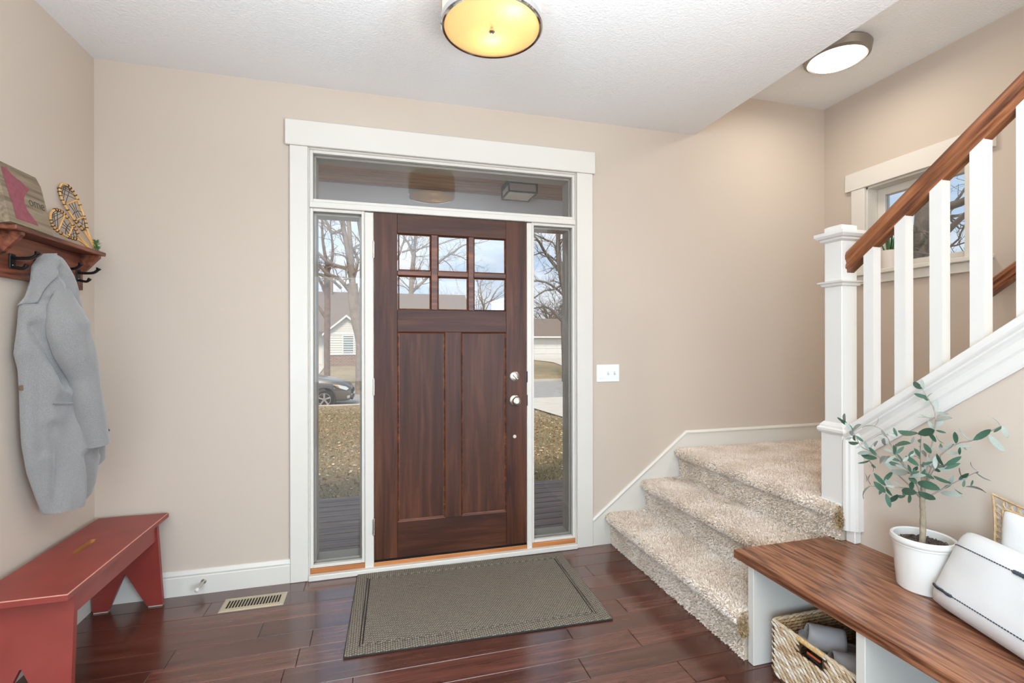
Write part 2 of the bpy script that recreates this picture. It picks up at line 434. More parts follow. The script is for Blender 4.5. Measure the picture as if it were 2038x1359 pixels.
def glazed(name, x0, x1, z0, z1, label, bead=0.017):
    """One fixed light: white inner stop ring, glass, taupe outer frame."""
    w = struct(name, ((x0 + x1) / 2, 0.05, z0), label)
    gx0, gx1, gz0, gz1 = x0 + bead, x1 - bead, z0 + bead, z1 - bead
    def ring(nm, a0, a1, c0, c1, t, ya, yb, mt):
        mb = MB()
        for lo, hi in (((a0, ya, c0), (a0 + t, yb, c1)), ((a1 - t, ya, c0), (a1, yb, c1)), ((a0 + t, ya, c0), (a1 - t, yb, c0 + t)), ((a0 + t, ya, c1 - t), (a1 - t, yb, c1))): mb.box(lo, hi, 0.002)
        return mb.build(nm, mt, w)
    ring('inner_stop', x0, x1, z0, z1, bead, 0.006, 0.036, M_trim)
    ring('outer_frame', x0, x1, z0, z1, bead + 0.012, 0.044, 0.152, M_taupe)
    MB().box((x0 + 0.004, 0.038, z0 + 0.004), (x1 - 0.004, 0.042, z1 - 0.004)).build('glass_pane', M_glass, w)
    return w
glazed('window_1', -0.376, 1.212, 2.104, 2.394, 'transom window above the front door')
glazed('window_2', -0.376, -0.0835, 0.056, 2.069, 'sidelight window at the hinge side of the front door')
glazed('window_3', 0.9185, 1.212, 0.056, 2.069, 'sidelight window at the knob side of the front door')

# ------------------------------------------------------------------ front door
door = struct('door_1', (0.425, 0.02, 0.0), 'dark brown wood craftsman front door with six small panes over two tall panels')
dz0, dz1, dx0, dx1 = 0.064, 2.064, -0.0325, 0.8835
Y0, Y1 = 0.0, 0.044
px = [(0.095, 0.376), (0.473, 0.753)]; pz = (0.270, 1.379)
gz = (1.508, 1.955); gx = (0.103, 0.753)
st = lambda nm, lo, hi, mt: MB().box(lo, hi, 0.0015).build(nm, mt, door)
st('stile', (dx0, Y0, dz0), (0.0985, Y1, dz1), M_door); st('stile', (0.753, Y0, dz0), (dx1, Y1, dz1), M_door)
st('rail', (0.0990, Y0, gz[1]), (0.7525, Y1, dz1), M_doorh)
st('rail', (0.0990, Y0, pz[1]), (0.7525, Y1, gz[0]), M_doorh)
st('rail', (0.0990, Y0, dz0), (0.7525, Y1, pz[0]), M_doorh)
st('mullion', (0.376, Y0, pz[0] + 0.0005), (0.473, Y1, pz[1] - 0.0005), M_door)
def sticking(x0, x1, z0, z1, w, ya, yb, nm='sticking', mt=M_bead):
    """Moulded slope running round an opening, from the face (ya) down to the panel (yb)."""
    prof = [(0.0, ya), (0.25 * w, ya + 0.002), (0.3 * w, ya + 0.25 * (yb - ya)), (0.75 * w, ya + 0.7 * (yb - ya)), (w, ya + 0.75 * (yb - ya)), (w, yb)]
    vs = []; n = len(prof)
    for t, yy in prof: vs += [(x0 + t, yy, z0 + t), (x1 - t, yy, z0 + t), (x1 - t, yy, z1 - t), (x0 + t, yy, z1 - t)]
    fs = [(i * 4 + j, i * 4 + (j + 1) % 4, (i + 1) * 4 + (j + 1) % 4, (i + 1) * 4 + j) for i in range(n - 1) for j in range(4)]
    return MB().add(vs, fs).build(nm, mt, door)
for (a, b_) in px:
    aa, bb = max(a, 0.0985), min(b_, 0.7535)
    MB().box((aa - 0.004, 0.012, pz[0] - 0.004), (bb + 0.004, 0.034, pz[1] + 0.004)).build('panel', M_door, door)
    sticking(aa, bb, pz[0], pz[1], 0.011, 0.0004, 0.012)
vx = [(0.294, 0.333), (0.517, 0.551)]; hz = (1.709, 1.738)
lx = [(0.103, 0.294), (0.333, 0.517), (0.551, 0.753)]; lz = [(1.508, 1.709), (1.738, 1.955)]
for a, b_ in vx: MB().box((a, 0.002, gz[0]), (b_, 0.042, gz[1]), 0.003).build('muntin', M_bead, door)
for a, b_ in lx: MB().box((a if a > 0.2 else 0.0985, 0.002, hz[0]), (b_, 0.042, hz[1]), 0.003).build('muntin', M_bead, door)
for a, b_ in lx:
    for c, d in lz:
        sticking(max(a, 0.0985), b_, c, d, 0.008, 0.0025, 0.020, 'glazing_bead')
        MB().box((a + 0.002, 0.020, c + 0.002), (b_ - 0.002, 0.024, d - 0.002)).build('glass_pane', M_glass, door)
MB().box((dx0, 0.001, 0.0525), (dx1, 0.040, 0.0635)).build('door_sweep', M_black, door)
for hz_ in (1.85, 1.061, 0.258):
    mb = MB()
    for k in range(3): mb.tube([(-0.0335, -0.007, hz_ - 0.045 + k * 0.0305), (-0.0335, -0.007, hz_ - 0.045 + k * 0.0305 + 0.029)], 0.0065, 10)
    mb.lathe([(0, -0.052), (0.004, -0.05), (0.0045, -0.045)], (-0.0335, -0.007, hz_), 10); mb.lathe([(0.0045, 0.0455), (0.004, 0.051), (0, 0.053)], (-0.0335, -0.007, hz_), 10)
    mb.box((-0.044, -0.0075, hz_ - 0.044), (-0.0335, -0.0062, hz_ + 0.044)); mb.box((-0.0325, -0.002, hz_ - 0.044), (-0.027, 0.0, hz_ + 0.044))
    mb.build('hinge', M_nickel, door, 40)
KM = lambda x, z: Matrix.Translation((x, 0.0, z)) @ Matrix.Rotation(R_(90), 4, 'X')   # +Z of the lathe points into the room
kn = MB().lathe([(0, 0), (0.033, 0), (0.033, 0.004), (0.029, 0.008), (0.016, 0.010), (0.012, 0.014), (0.0115, 0.026), (0.016, 0.031), (0.025, 0.036), (0.0275, 0.046), (0.025, 0.056), (0.019, 0.0605), (0.011, 0.061), (0.011, 0.059), (0.0, 0.058)], (0, 0, 0), 28, M=KM(0.806, 0.957)).build('door_knob', M_nickel, door, 40)
MB().lathe([(0.0075, 0.058), (0.0075, 0.0635), (0, 0.064)], (0, 0, 0), 14, M=KM(0.806, 0.957)).build('lock_button', M_nickel, kn, 40)
db = MB().lathe([(0, 0), (0.033, 0), (0.032, 0.006), (0.024, 0.012), (0.010, 0.014), (0, 0.014)], (0, 0, 0), 28, M=KM(0.806, 1.103)).build('deadbolt', M_nickel, door, 40)
MB().box((-0.0045, -0.020, 0.013), (0.0045, 0.020, 0.030), 0.003, M=KM(0.806, 1.103) @ Matrix.Rotation(R_(48), 4, 'Z')).build('thumb_turn', M_nickel, db, 40)
MB().lathe([(0, 0), (0.011, 0), (0.011, 0.003), (0.008, 0.006), (0, 0.0065)], (0, 0, 0), 18, M=KM(0.806, 0.732)).build('alarm_sensor', plain('pale_plastic', (206, 196, 186), 0.5), door, 40)
for zz in (1.101, 0.955): MB().box((0.8838, -0.0072, zz - 0.034), (0.8895, -0.0055, zz + 0.034), 0.0008).build('strike_plate', plain('dark_bronze', (52, 40, 34), 0.45, 0.6), frame)

# ------------------------------------------------------------------ stair window
w4 = struct('window_4', (XR + 0.1, -0.62, WZ0), 'small white framed window above the stair landing')
MB().box((XR - 0.021, WY1 - 0.003, 1.796), (XR, -0.232, WZ1), 0.002).build('side_casing', M_trim, w4)
MB().box((XR - 0.021, -1.012, 1.796), (XR, WY0 + 0.003, WZ1), 0.002).build('side_casing', M_trim, w4)
MB().box((XR - 0.027, -1.055, WZ1), (XR, -0.19, 2.498), 0.002).build('head_casing', M_trim, w4)
MB().box((XR - 0.045, -1.045, 1.770), (XR + 0.10, -0.20, 1.797), 0.004).build('window_sill', M_trim, w4)
MB().box((XR - 0.020, -1.012, 1.712), (XR, -0.234, 1.770), 0.002).build('apron', M_trim, w4)
mb = MB()
mb.box((XR, WY1 - 0.012, WZ0), (XR + 0.19, WY1, WZ1)); mb.box((XR, WY0, WZ0), (XR + 0.19, WY0 + 0.012, WZ1)); mb.box((XR, WY0, WZ1 - 0.012), (XR + 0.19, WY1, WZ1)); mb.box((XR + 0.1, WY0, WZ0 - 0.02), (XR + 0.19, WY1, WZ0 + 0.02))
mb.build('window_frame', M_trim, w4)
mb = MB()
a0, a1, c0, c1, t, xa, xb = WY0 + 0.012, WY1 - 0.012, WZ0 + 0.0, WZ1 - 0.012, 0.05, XR + 0.085, XR + 0.135
for lo, hi in (((xa, a0, c0), (xb, a0 + t, c1)), ((xa, a1 - t, c0), (xb, a1, c1)), ((xa, a0 + t, c0), (xb, a1 - t, c0 + t)), ((xa, a0 + t, c1 - t), (xb, a1 - t, c1))): mb.box(lo, hi, 0.004)
mb.build('sash', M_trim, w4)
MB().box((XR + 0.108, a0 + 0.04, c0 + 0.04), (XR + 0.112, a1 - 0.04, c1 - 0.04)).build('glass_pane', M_glass, w4)

# ================================================================== STAIRS
def carpet_profile(xr, z0, z1, xn, xend, rad=0.024):
    pts = [(xr, z0), (xr, z0 + (z1 - z0) * 0.35), (xr - 0.004, z0 + (z1 - z0) * 0.6)]
    for k in range(9):
        a = R_(-60 - k * (210 / 8.0)); pts.append((xn + rad + rad * math.cos(a), z1 - rad + rad * math.sin(a)))
    n = max(2, int((xend - xn) / 0.04))
    for k in range(1, n + 1): pts.append((lerp(xn + rad, xend, k / n), z1))
    return pts
def resample(pts, step):
    out = [pts[0]]
    for a, b_ in zip(pts, pts[1:]):
        d = math.dist(a, b_); k = max(1, int(round(d / step)))
        for i in range(1, k + 1): out.append((lerp(a[0], b_[0], i / k), lerp(a[1], b_[1], i / k)))
    return out
M_pile = [plain('carpet_pile_a', (234, 218, 201), 1.0, sheen=0.3), plain('carpet_pile_b', (219, 201, 181), 1.0, sheen=0.3), plain('carpet_pile_c', (245, 233, 220), 1.0, sheen=0.3)]
def pile(name, surf, count, seed, parent, ln=0.010, wd=0.0026, mats=M_pile):
    """surf(u, v) -> point, normal; short tufts of yarn standing on it."""
    r = np.random.RandomState(seed); V = []; F = []; MI = []
    for i in range(count):
        p, nn = surf(r.rand(), r.rand())
        d = Vector((nn[0] + r.normal(0, 0.38), nn[1] + r.normal(0, 0.38), nn[2] + r.normal(0, 0.38))).normalized()
        s = d.cross(Vector((r.normal(), r.normal(), r.normal()))).normalized() * wd
        L = ln * (0.6 + 0.6 * r.rand()); p = Vector(p); q = p + d * L
        b = len(V); V += [p - s, p + s, q + s * 0.7, q - s * 0.7]; F.append((b, b + 1, b + 2, b + 3))
        c = noise.noise(Vector(p) * 7) + r.normal(0, 0.35); MI.append(0 if abs(c) < 0.35 else (1 if c < 0 else 2))
    m = MB(); m.v = [tuple(v) for v in V]; m.f = F; m.m = MI
    o = m.build(name, mats, parent, None, False); o['kind'] = 'stuff'; return o
stairs = struct('staircase', (1.7, -0.6, 0), 'carpeted beige stairs rising to the landing')
YN = -1.212
def carpet_step(name, xr, z0, z1, xn, xend, y0, y1, dens, seed, label=None):
    pr_ = resample(carpet_profile(xr, z0, z1, xn, xend), 0.02); n = len(pr_)
    ny = max(2, int(abs(y1 - y0) / 0.03))
    def pt(i, v):
        x, z = pr_[i]; y = lerp(y0, y1, v)
        q = noise.noise(Vector((x * 16, y * 16, z * 16))) * 0.0028
        j = min(max(i, 1), n - 2); tx, tz = pr_[j + 1][0] - pr_[j - 1][0], pr_[j + 1][1] - pr_[j - 1][1]; l = math.hypot(tx, tz) or 1
        return (x - tz / l * q, y, z + tx / l * q), (-tz / l, 0, tx / l)
    m = MB(); m.grid(lambda u, v: pt(int(round(u * (n - 1))), v)[0], n, ny)
    m.add([(x, y1, z) for x, z in pr_] + [(xend, y1, z0)], [tuple(range(n + 1))])
    o = m.build(name, M_carpet, stairs, 60)
    if label: o['label'] = label
    cum = [0]
    for a, b_ in zip(pr_, pr_[1:]): cum.append(cum[-1] + math.dist(a, b_))
    def surf(u, v):
        s_ = u * cum[-1]; i = int(np.searchsorted(cum, s_)); i = min(max(i, 1), n - 1); t = (s_ - cum[i - 1]) / max(1e-6, cum[i] - cum[i - 1])
        A, nA = pt(i - 1, v); B, _ = pt(i, v)
        return Vector(A).lerp(Vector(B), t), nA
    pile('carpet_pile', surf, int(cum[-1] * abs(y1 - y0) * dens), seed, o)
    return o
carpet_step('stair_step', 1.458, 0.0, 0.200, 1.417, 1.715, -0.013, YN, 52000, 1)
carpet_step('stair_step', 1.714, 0.198, 0.396, 1.674, 1.968, -0.013, YN, 52000, 2)
carpet_step('stair_landing', 1.966, 0.394, 0.590, 1.930, XR - 0.016, -0.02, YN, 40000, 3)
# the flight that climbs on towards the room, between knee wall and right wall
for k in range(5):
    yy, zz = -1.212 - k * 0.255, 0.59 + k * 0.195
    pr_ = [(-yy, zz - 0.02), (-yy, zz + 0.17), (-yy - 0.03, zz + 0.18), (-yy - 0.03, zz + 0.195), (-yy + 0.27, zz + 0.195), (-yy + 0.27, zz - 0.02)]
    MB().prism([(-a, c) for a, c in pr_], 0, XS + 0.002, XR - 0.018).build('stair_step', M_carpet, stairs)
# fuzzy cut ends of the carpet at the open side
for (xe, ze) in ((1.447, 0.150), (1.952, 0.545)):
    def surf(u, v, xe=xe, ze=ze):
        a = R_(u * 360); b_ = v * 0.9
        return (xe + 0.030 * math.cos(a) * b_, YN - 0.004 + 0.004 * math.sin(a), ze + 0.055 * math.sin(a) * b_), (-0.5, -0.8, 0.1)
    c_ = MB(); c_.box((xe - 0.022, YN - 0.008, ze - 0.05), (xe + 0.03, YN + 0.004, ze + 0.045), 0.006)
    o = c_.build('carpet_edge', M_carpet, stairs); o['label'] = 'frayed tan cut edge of the stair carpet'
    pile('carpet_edge_pile', surf, 900, int(xe * 100), o, 0.016, 0.0022, [plain('frayed_tan_yarn', (186, 158, 116), 1.0)] * 3)

# ------------------------------------------------------------------ railing
rail = thing('stair_railing', (2.03, -1.2, 0.59), 'white stair railing with square balusters, boxed newel post and stained wood handrail', 'railing')
ncx, ncy, nh = 2.0225, -1.163, 0.0435
newel = MB().box((ncx - nh, ncy - nh, 0.90), (ncx + nh, ncy + nh, 1.80), 0.002).build('newel_post', M_rail, rail)
def sq_mould(nm, prof, mt=M_rail, c=(ncx, ncy), par=newel):
    vs = []; n = len(prof)
    for d, z in prof: vs += [(c[0] - d, c[1] - d, z), (c[0] + d, c[1] - d, z), (c[0] + d, c[1] + d, z), (c[0] - d, c[1] + d, z)]
    fs = [(i * 4 + j, i * 4 + (j + 1) % 4, (i + 1) * 4 + (j + 1) % 4, (i + 1) * 4 + j) for i in range(n - 1) for j in range(4)] + [(3, 2, 1, 0), tuple(range(4 * n - 4, 4 * n))]
    return MB().add(vs, fs).build(nm, mt, par)
sq_mould('newel_cap', [(nh, 1.768), (nh + 0.012, 1.776), (nh + 0.014, 1.784), (nh + 0.022, 1.787), (nh + 0.030, 1.798), (nh + 0.030, 1.812), (nh, 1.814), (nh, 1.838), (nh - 0.012, 1.844)])
sq_mould('newel_band', [(nh, 1.567), (nh + 0.008, 1.570), (nh + 0.012, 1.580), (nh + 0.020, 1.584), (nh + 0.022, 1.590), (nh, 1.594)])
sq_mould('newel_base_moulding', [(nh + 0.016, 0.905), (nh + 0.022, 0.915), (nh + 0.022, 0.925), (nh + 0.015, 0.932), (nh + 0.013, 0.940), (nh + 0.004, 0.952), (nh, 0.955)])
MB().box((ncx - nh - 0.010, ncy - nh - 0.010, 0.592), (ncx + nh + 0.01, ncy + nh + 0.010, 0.908), 0.002).build('newel_base', M_rail, newel)
MB().box((ncx - nh - 0.016, ncy - nh - 0.006, 0.578), (ncx + nh + 0.01, ncy + nh + 0.022, 0.60), 0.002).build('newel_plinth', M_rail, newel)
# moulded end board that runs down past the landing to the bench
mb = MB(); zt = 0.90
prf = [(-1.218, 1.966), (-1.226, 1.962), (-1.236, 1.964), (-1.244, 1.970), (-1.252, 1.972), (-1.262, 1.984), (-1.274, 1.990), (-1.274, 2.0195), (-1.218, 2.0195)]
vs = [(x, y, cap_z(y) - 0.055) for y, x in prf] + [(x, y, 0.492 + 0.10 * max(0, -1.235 - y)) for y, x in prf]; n = len(prf)
mb.add(vs, [(i, (i + 1) % n, n + (i + 1) % n, n + i) for i in range(n)] + [tuple(range(n)), tuple(range(n, 2 * n))])
mb.build('end_board', M_rail, rail)
MB().box((1.985, -1.262, 0.440), (2.0195, -1.219, 0.495), 0.003).build('end_block', M_rail, rail)
# sloped stringer cap with fascia mouldings
yA, yB_ = -1.2165, -3.05
pc = [(2.0918, 0.0), (2.100, -0.004), (2.100, -0.030), (2.0918, -0.030), (2.0918, -0.045), (2.0195, -0.045), (2.0195, -0.160), (2.012, -0.160), (2.008, -0.150), (2.006, -0.110), (1.999, -0.100), (1.997, -0.085), (2.000, -0.070), (1.992, -0.058), (1.984, -0.050), (1.984, -0.043), (1.976, -0.036), (1.972, -0.030), (1.972, -0.004), (1.976, 0.0)]
mb = MB(); n = len(pc); vs = []
for yy in (yA, yB_): vs += [(x, yy, cap_z(yy) + h) for x, h in pc]
mb.add(vs, [(i, (i + 1) % n, n + (i + 1) % n, n + i) for i in range(n)] + [tuple(range(n)), tuple(range(n, 2 * n))])
mb.build('stringer_cap', M_rail, rail)
def rail_z(y): return 1.950 + 0.770 * (-1.505 - y)     # top of handrail
hp = [(-0.018, 0.0), (-0.026, -0.004), (-0.031, -0.016), (-0.031, -0.030), (-0.026, -0.038), (-0.024, -0.046), (-0.029, -0.056), (-0.029, -0.066), (-0.020, -0.072), (-0.020, -0.084)]
hp = hp + [(-x, h) for x, h in reversed(hp)]
hcx = 2.028; y0h, y1h = -1.2055, -3.0
mb = MB(); n = len(hp); vs = []
for yy, tw in ((y0h, 0.0), (y1h, 0.0)): vs += [(hcx + x, yy, rail_z(yy) + h * 1.12) for x, h in hp]
mb.add(vs, [(i, (i + 1) % n, n + (i + 1) % n, n + i) for i in range(n)] + [tuple(range(n)), tuple(range(n, 2 * n))])
hr = mb.build('handrail', M_hrail, rail, 25); hr['label'] = 'chestnut stained moulded wood handrail'
for k in range(12):
    yb = -1.2835 - 0.1295 * k; bw = 0.0425
    if yb - bw < y1h: break
    zl = cap_z(yb) - 0.002; zl2 = cap_z(yb - bw) - 0.002; zu = rail_z(yb) - 0.092; zu2 = rail_z(yb - bw) - 0.092
    xa, xb = 2.007, 2.049
    vs = [(xa, yb, zl), (xb, yb, zl), (xb, yb - bw, zl2), (xa, yb - bw, zl2), (xa, yb, zu), (xb, yb, zu), (xb, yb - bw, zu2), (xa, yb - bw, zu2)]
    MB().add(vs, [(0, 1, 2, 3), (4, 5, 6, 7), (0, 1, 5, 4), (1, 2, 6, 5), (2, 3, 7, 6), (3, 0, 4, 7)]).build('baluster', M_rail, rail)
# second handrail fixed to the right wall
wr = thing('wall_handrail', (3.17, -1.05, 1.6), 'short stained wood handrail fixed to the wall beyond the balusters', 'handrail')
def wrz(y): return 1.64 + 0.765 * (-1.06 - y)
mb = MB(); vs = []
for yy in (-1.055, -3.3): vs += [(3.165 + x, yy, wrz(yy) + h) for x, h in hp]
mb.add(vs, [(i, (i + 1) % n, n + (i + 1) % n, n + i) for i in range(n)] + [tuple(range(n)), tuple(range(n, 2 * n))]); mb.build('rail', M_hrail, wr, 25)
MB().tube([(XR, -1.22, wrz(-1.22) - 0.13), (3.185, -1.22, wrz(-1.22) - 0.13), (3.165, -1.22, wrz(-1.22) - 0.082)], 0.009, 8).build('bracket', M_nickel, wr, 40)
# ================================================================== CEILING LIGHTS
M_shade = bpy.data.materials.new('white_fabric_shade'); M_shade.use_nodes = True
def translucent(m, col, mixf=0.65, dif=(0.85, 0.84, 0.80, 1)):
    N, L = m.node_tree.nodes, m.node_tree.links; N.clear()
    o = N.new('ShaderNodeOutputMaterial'); t = N.new('ShaderNodeBsdfTranslucent'); d = N.new('ShaderNodeBsdfDiffuse'); x = N.new('ShaderNodeMixShader')
    t.inputs['Color'].default_value = col; d.inputs['Color'].default_value = dif; x.inputs['Fac'].default_value = mixf
    L.new(d.outputs[0], x.inputs[1]); L.new(t.outputs[0], x.inputs[2]); L.new(x.outputs[0], o.inputs['Surface'])
translucent(M_shade, (0.95, 0.93, 0.90, 1), 0.5)
M_diff = bpy.data.materials.new('frosted_amber_diffuser'); M_diff.use_nodes = True; translucent(M_diff, (1.0, 0.81, 0.53, 1), 0.8, (0.76, 0.62, 0.44, 1))
def emit(name, col, s):
    m = bpy.data.materials.new(name); m.use_nodes = True; N, L = m.node_tree.nodes, m.node_tree.links; N.clear()
    o = N.new('ShaderNodeOutputMaterial'); e = N.new('ShaderNodeEmission'); e.inputs['Color'].default_value = col; e.inputs['Strength'].default_value = s
    L.new(e.outputs[0], o.inputs['Surface']); return m
lx_, ly_, lr = 0.417, -1.08, 0.189
drum = thing('drum_ceiling_light', (lx_, ly_, H1), 'drum ceiling light with white fabric shade, chrome rim and glowing amber diffuser', 'ceiling light')
MB().lathe([(0, 0), (0.07, 0), (0.07, -0.018), (0.062, -0.024), (0.02, -0.026), (0.012, -0.05), (0, -0.05)], (lx_, ly_, H1), 28).build('canopy', M_chrome, drum, 40)
MB().lathe([(lr, 0.0), (lr, 0.165), (lr - 0.003, 0.165), (lr - 0.003, 0.0)], (lx_, ly_, 2.527), 56, close=True).build('lamp_shade', M_shade, drum, 40)
MB().lathe([(lr + 0.001, -0.008), (lr + 0.006, -0.004), (lr + 0.006, 0.018), (lr + 0.002, 0.020), (lr - 0.004, 0.002), (lr - 0.007, -0.006)], (lx_, ly_, 2.527), 64, close=True).build('chrome_rim', M_chrome, drum, 40)
MB().lathe([(0, 0.002), (lr - 0.006, 0.002), (lr - 0.006, -0.001), (0, -0.001)], (lx_, ly_, 2.527), 48).build('diffuser', M_diff, drum, 40)
MB().lathe([(0.005, 0.0), (0.005, -0.008), (0.011, -0.010), (0.012, -0.017), (0.007, -0.021), (0.007, -0.019), (0, -0.019)], (lx_, ly_, 2.527), 20).build('finial', M_chrome, drum, 40)
MB().lathe([(0.006, 0), (0.006, 0.17)], (lx_, ly_, 2.53), 8).build('stem', M_chrome, drum, 40)
for dx, dy in ((0.055, -0.115), (0.018, 0.072)):
    MB().lathe([(0, -0.03), (0.018, -0.024), (0.028, -0.005), (0.024, 0.018), (0.013, 0.035), (0.013, 0.06), (0, 0.06)], (lx_ + dx, ly_ + dy, 2.60), 16).build('bulb', emit('warm_bulb', (1.0, 0.78, 0.5, 1), 10), drum, 40)
    lamp('drum_bulb_light', 'POINT', (lx_ + dx, ly_ + dy, 2.560), 0.62, (1.0, 0.88, 0.72), shadow_soft_size=0.02)
cx_, cy_, cr_ = 2.63, -0.62, 0.165
disc = thing('disc_ceiling_light', (cx_, cy_, H2), 'flush round ceiling light with grey metal rim over the stair landing', 'ceiling light')
MB().lathe([(0, 0), (cr_ + 0.004, 0), (cr_ + 0.012, -0.012), (cr_ + 0.004, -0.055), (cr_ - 0.012, -0.066), (cr_ - 0.016, -0.06), (0, -0.05)], (cx_, cy_, H2), 48).build('metal_rim', plain('brushed_grey_metal', (150, 142, 132), 0.4, 0.8), disc, 40)
MB().lathe([(cr_ - 0.016, -0.058), (cr_ - 0.03, -0.070), (0.06, -0.080), (0, -0.082)], (cx_, cy_, H2), 48).build('lens', emit('glowing_lens', (1.0, 0.95, 0.88, 1), 6.0), disc, 40)
lamp('disc_light', 'AREA', (cx_, cy_, H2 - 0.085), 7.0, (1.0, 0.93, 0.84), (0, 0, 0), shape='DISK', size=0.28)

# ================================================================== SWITCH, VENT, DOOR STOP, MAT
M_plate = plain('white_switch_plastic', (240, 240, 238), 0.35)
sw = thing('light_switch', (1.44, 0, 1.113), 'white three-gang light switch plate on the wall right of the front door', 'switch')
MB().box((1.359, -0.006, 1.0565), (1.5215, 0.0, 1.1695), 0.003).build('wall_plate', M_plate, sw)
MB().box((1.376, -0.0085, 1.080), (1.409, -0.004, 1.146), 0.002).build('rocker', M_plate, sw)
for xx in (1.4405, 1.4865):
    MB().box((xx - 0.0065, -0.0072, 1.101), (xx + 0.0065, -0.004, 1.125), 0.001).build('toggle_slot', plain('grey_slot', (196, 196, 194), 0.6), sw)
    MB().box((xx - 0.0042, -0.019, 1.112), (xx + 0.0042, -0.004, 1.1215), 0.001, M=Matrix.Translation((0, 0, 0))).build('toggle', M_plate, sw)
for xx in (1.3925, 1.4405, 1.4865):
    for zz in (1.073, 1.153): MB().lathe([(0, 0), (0.003, 0), (0.0026, 0.0012), (0, 0.0014)], (0, 0, 0), 10, M=KM(xx, zz) @ Matrix.Translation((0, 0, 0.006))).build('screw', M_plate, sw)
M_vent = plain('almond_metal_register', (182, 168, 142), 0.4)
vt = thing('floor_vent', (-0.617, -0.176, 0), 'almond metal floor register with slats beside the baseboard', 'vent')
vx0, vx1, vy0, vy1 = -0.764, -0.471, -0.244, -0.110
mb = MB()
ix0, ix1, iy0, iy1 = vx0 + 0.022, vx1 - 0.022, vy0 + 0.026, vy1 - 0.026
def slope(p0, p1, q1, q0): mb.add([p0, p1, q1, q0], [(0, 1, 2, 3)])
o_ = [(vx0, vy0), (vx1, vy0), (vx1, vy1), (vx0, vy1)]; i_ = [(vx0 + 0.008, vy0 + 0.008), (vx1 - 0.008, vy0 + 0.008), (vx1 - 0.008, vy1 - 0.008), (vx0 + 0.008, vy1 - 0.008)]; q_ = [(ix0, iy0), (ix1, iy0), (ix1, iy1), (ix0, iy1)]
rows_ = [[(x, y, 0.0004) for x, y in o_], [(x, y, 0.005) for x, y in i_], [(x, y, 0.006) for x, y in q_], [(x, y, 0.001) for x, y in q_]]
vs = sum(rows_, []); mb.add(vs, [(a * 4 + j, a * 4 + (j + 1) % 4, (a + 1) * 4 + (j + 1) % 4, (a + 1) * 4 + j) for a in range(3) for j in range(4)])
mb.build('vent_frame', M_vent, vt)
MB().box((ix0, iy0, 0.0003), (ix1, iy1, 0.0008)).build('duct_opening', M_sub, vt)
ns = 18
for k in range(ns + 1):
    xx = lerp(ix0, ix1, k / ns); MB().box((xx - 0.0026, iy0, 0.001), (xx + 0.0026, iy1, 0.0052), 0.001).build('slat', M_vent, vt)
ds = thing('door_stop', (-0.893, -0.015, 0.06), 'small satin metal door stop screwed to the baseboard', 'door stop')
A_, B_ = Vector((-0.893, -0.0145, 0.066)), Vector((-0.905, -0.092, 0.052))
mb = MB(); mb.tube([A_, A_.lerp(B_, 0.06), A_.lerp(B_, 0.08), A_.lerp(B_, 0.45), A_.lerp(B_, 0.8), A_.lerp(B_, 0.84)], [0.013, 0.012, 0.007, 0.0062, 0.0075, 0.010], 12); mb.build('rod', M_nickel, ds, 50)
MB().tube([A_.lerp(B_, 0.83), A_.lerp(B_, 0.96), B_], [0.0105, 0.0105, 0.007], 12).build('bumper', plain('pale_rubber_tip', (214, 206, 196), 0.7), ds, 50)

def mat_weave(name, rot):
    m, N, L, b = base(name); v = coords(N, L)
    def wave(ang, sc):
        mp_ = N.new('ShaderNodeMapping'); mp_.inputs['Rotation'].default_value = (0, 0, ang); L.new(v, mp_.inputs['Vector'])
        w = N.new('ShaderNodeTexWave'); w.inputs['Scale'].default_value = sc; w.inputs['Distortion'].default_value = 1.2; w.inputs['Detail'].default_value = 1
        L.new(mp_.outputs['Vector'], w.inputs['Vector']); return w.outputs['Fac']
    mu = N.new('ShaderNodeMath'); mu.operation = 'MULTIPLY'; L.new(wave(rot, 30), mu.inputs[0]); L.new(wave(rot + R_(72), 24), mu.inputs[1])
    n2 = noise_n(N, L, v, 120, 2); ad = N.new('ShaderNodeMath'); ad.operation = 'MULTIPLY_ADD'; ad.inputs[1].default_value = 0.5; L.new(n2, ad.inputs[0]); L.new(mu.outputs[0], ad.inputs[2])
    L.new(ramp(N, L, ad.outputs[0], [(0.15, lin((74, 66, 56))), (0.45, lin((116, 106, 93))), (0.9, lin((152, 141, 126)))]), b.inputs['Base Color'])
    b.inputs['Roughness'].default_value = 1.0; bump(N, L, b, ad.outputs[0], 0.8, 0.004); return m
M_mata, M_matb = mat_weave('ribbed_mat_field', R_(38)), mat_weave('ribbed_mat_border', R_(0))
dm = thing('door_mat', (0.470, -0.415, 0), 'grey brown ribbed door mat lying in front of the front door', 'mat')
MM = Matrix.Translation((0.470, -0.415, 0)) @ Matrix.Rotation(R_(-1.9), 4, 'Z')
mw, mh = 0.608, 0.372
MB().box((-mw, -mh, 0.0005), (mw, mh, 0.007), 0.002, M=MM).build('rubber_backing', plain('black_rubber', (40, 36, 33), 0.9), dm)
def frame_ring(nm, w0, h0, w1, h1, z0, z1, mt):
    mb = MB()
    for lo, hi in (((-w0, -h0, z0), (-w1, h0, z1)), ((w1, -h0, z0), (w0, h0, z1)), ((-w1, -h0, z0), (w1, -h1, z1)), ((-w1, h1, z0), (w1, h0, z1))): mb.box(lo, hi, 0.0015, M=MM)
    return mb.build(nm, mt, dm)
frame_ring('border', mw - 0.004, mh - 0.004, mw - 0.058, mh - 0.058, 0.006, 0.0105, M_matb)
frame_ring('border_rib', mw - 0.063, mh - 0.063, mw - 0.070, mh - 0.070, 0.006, 0.0115, M_matb)
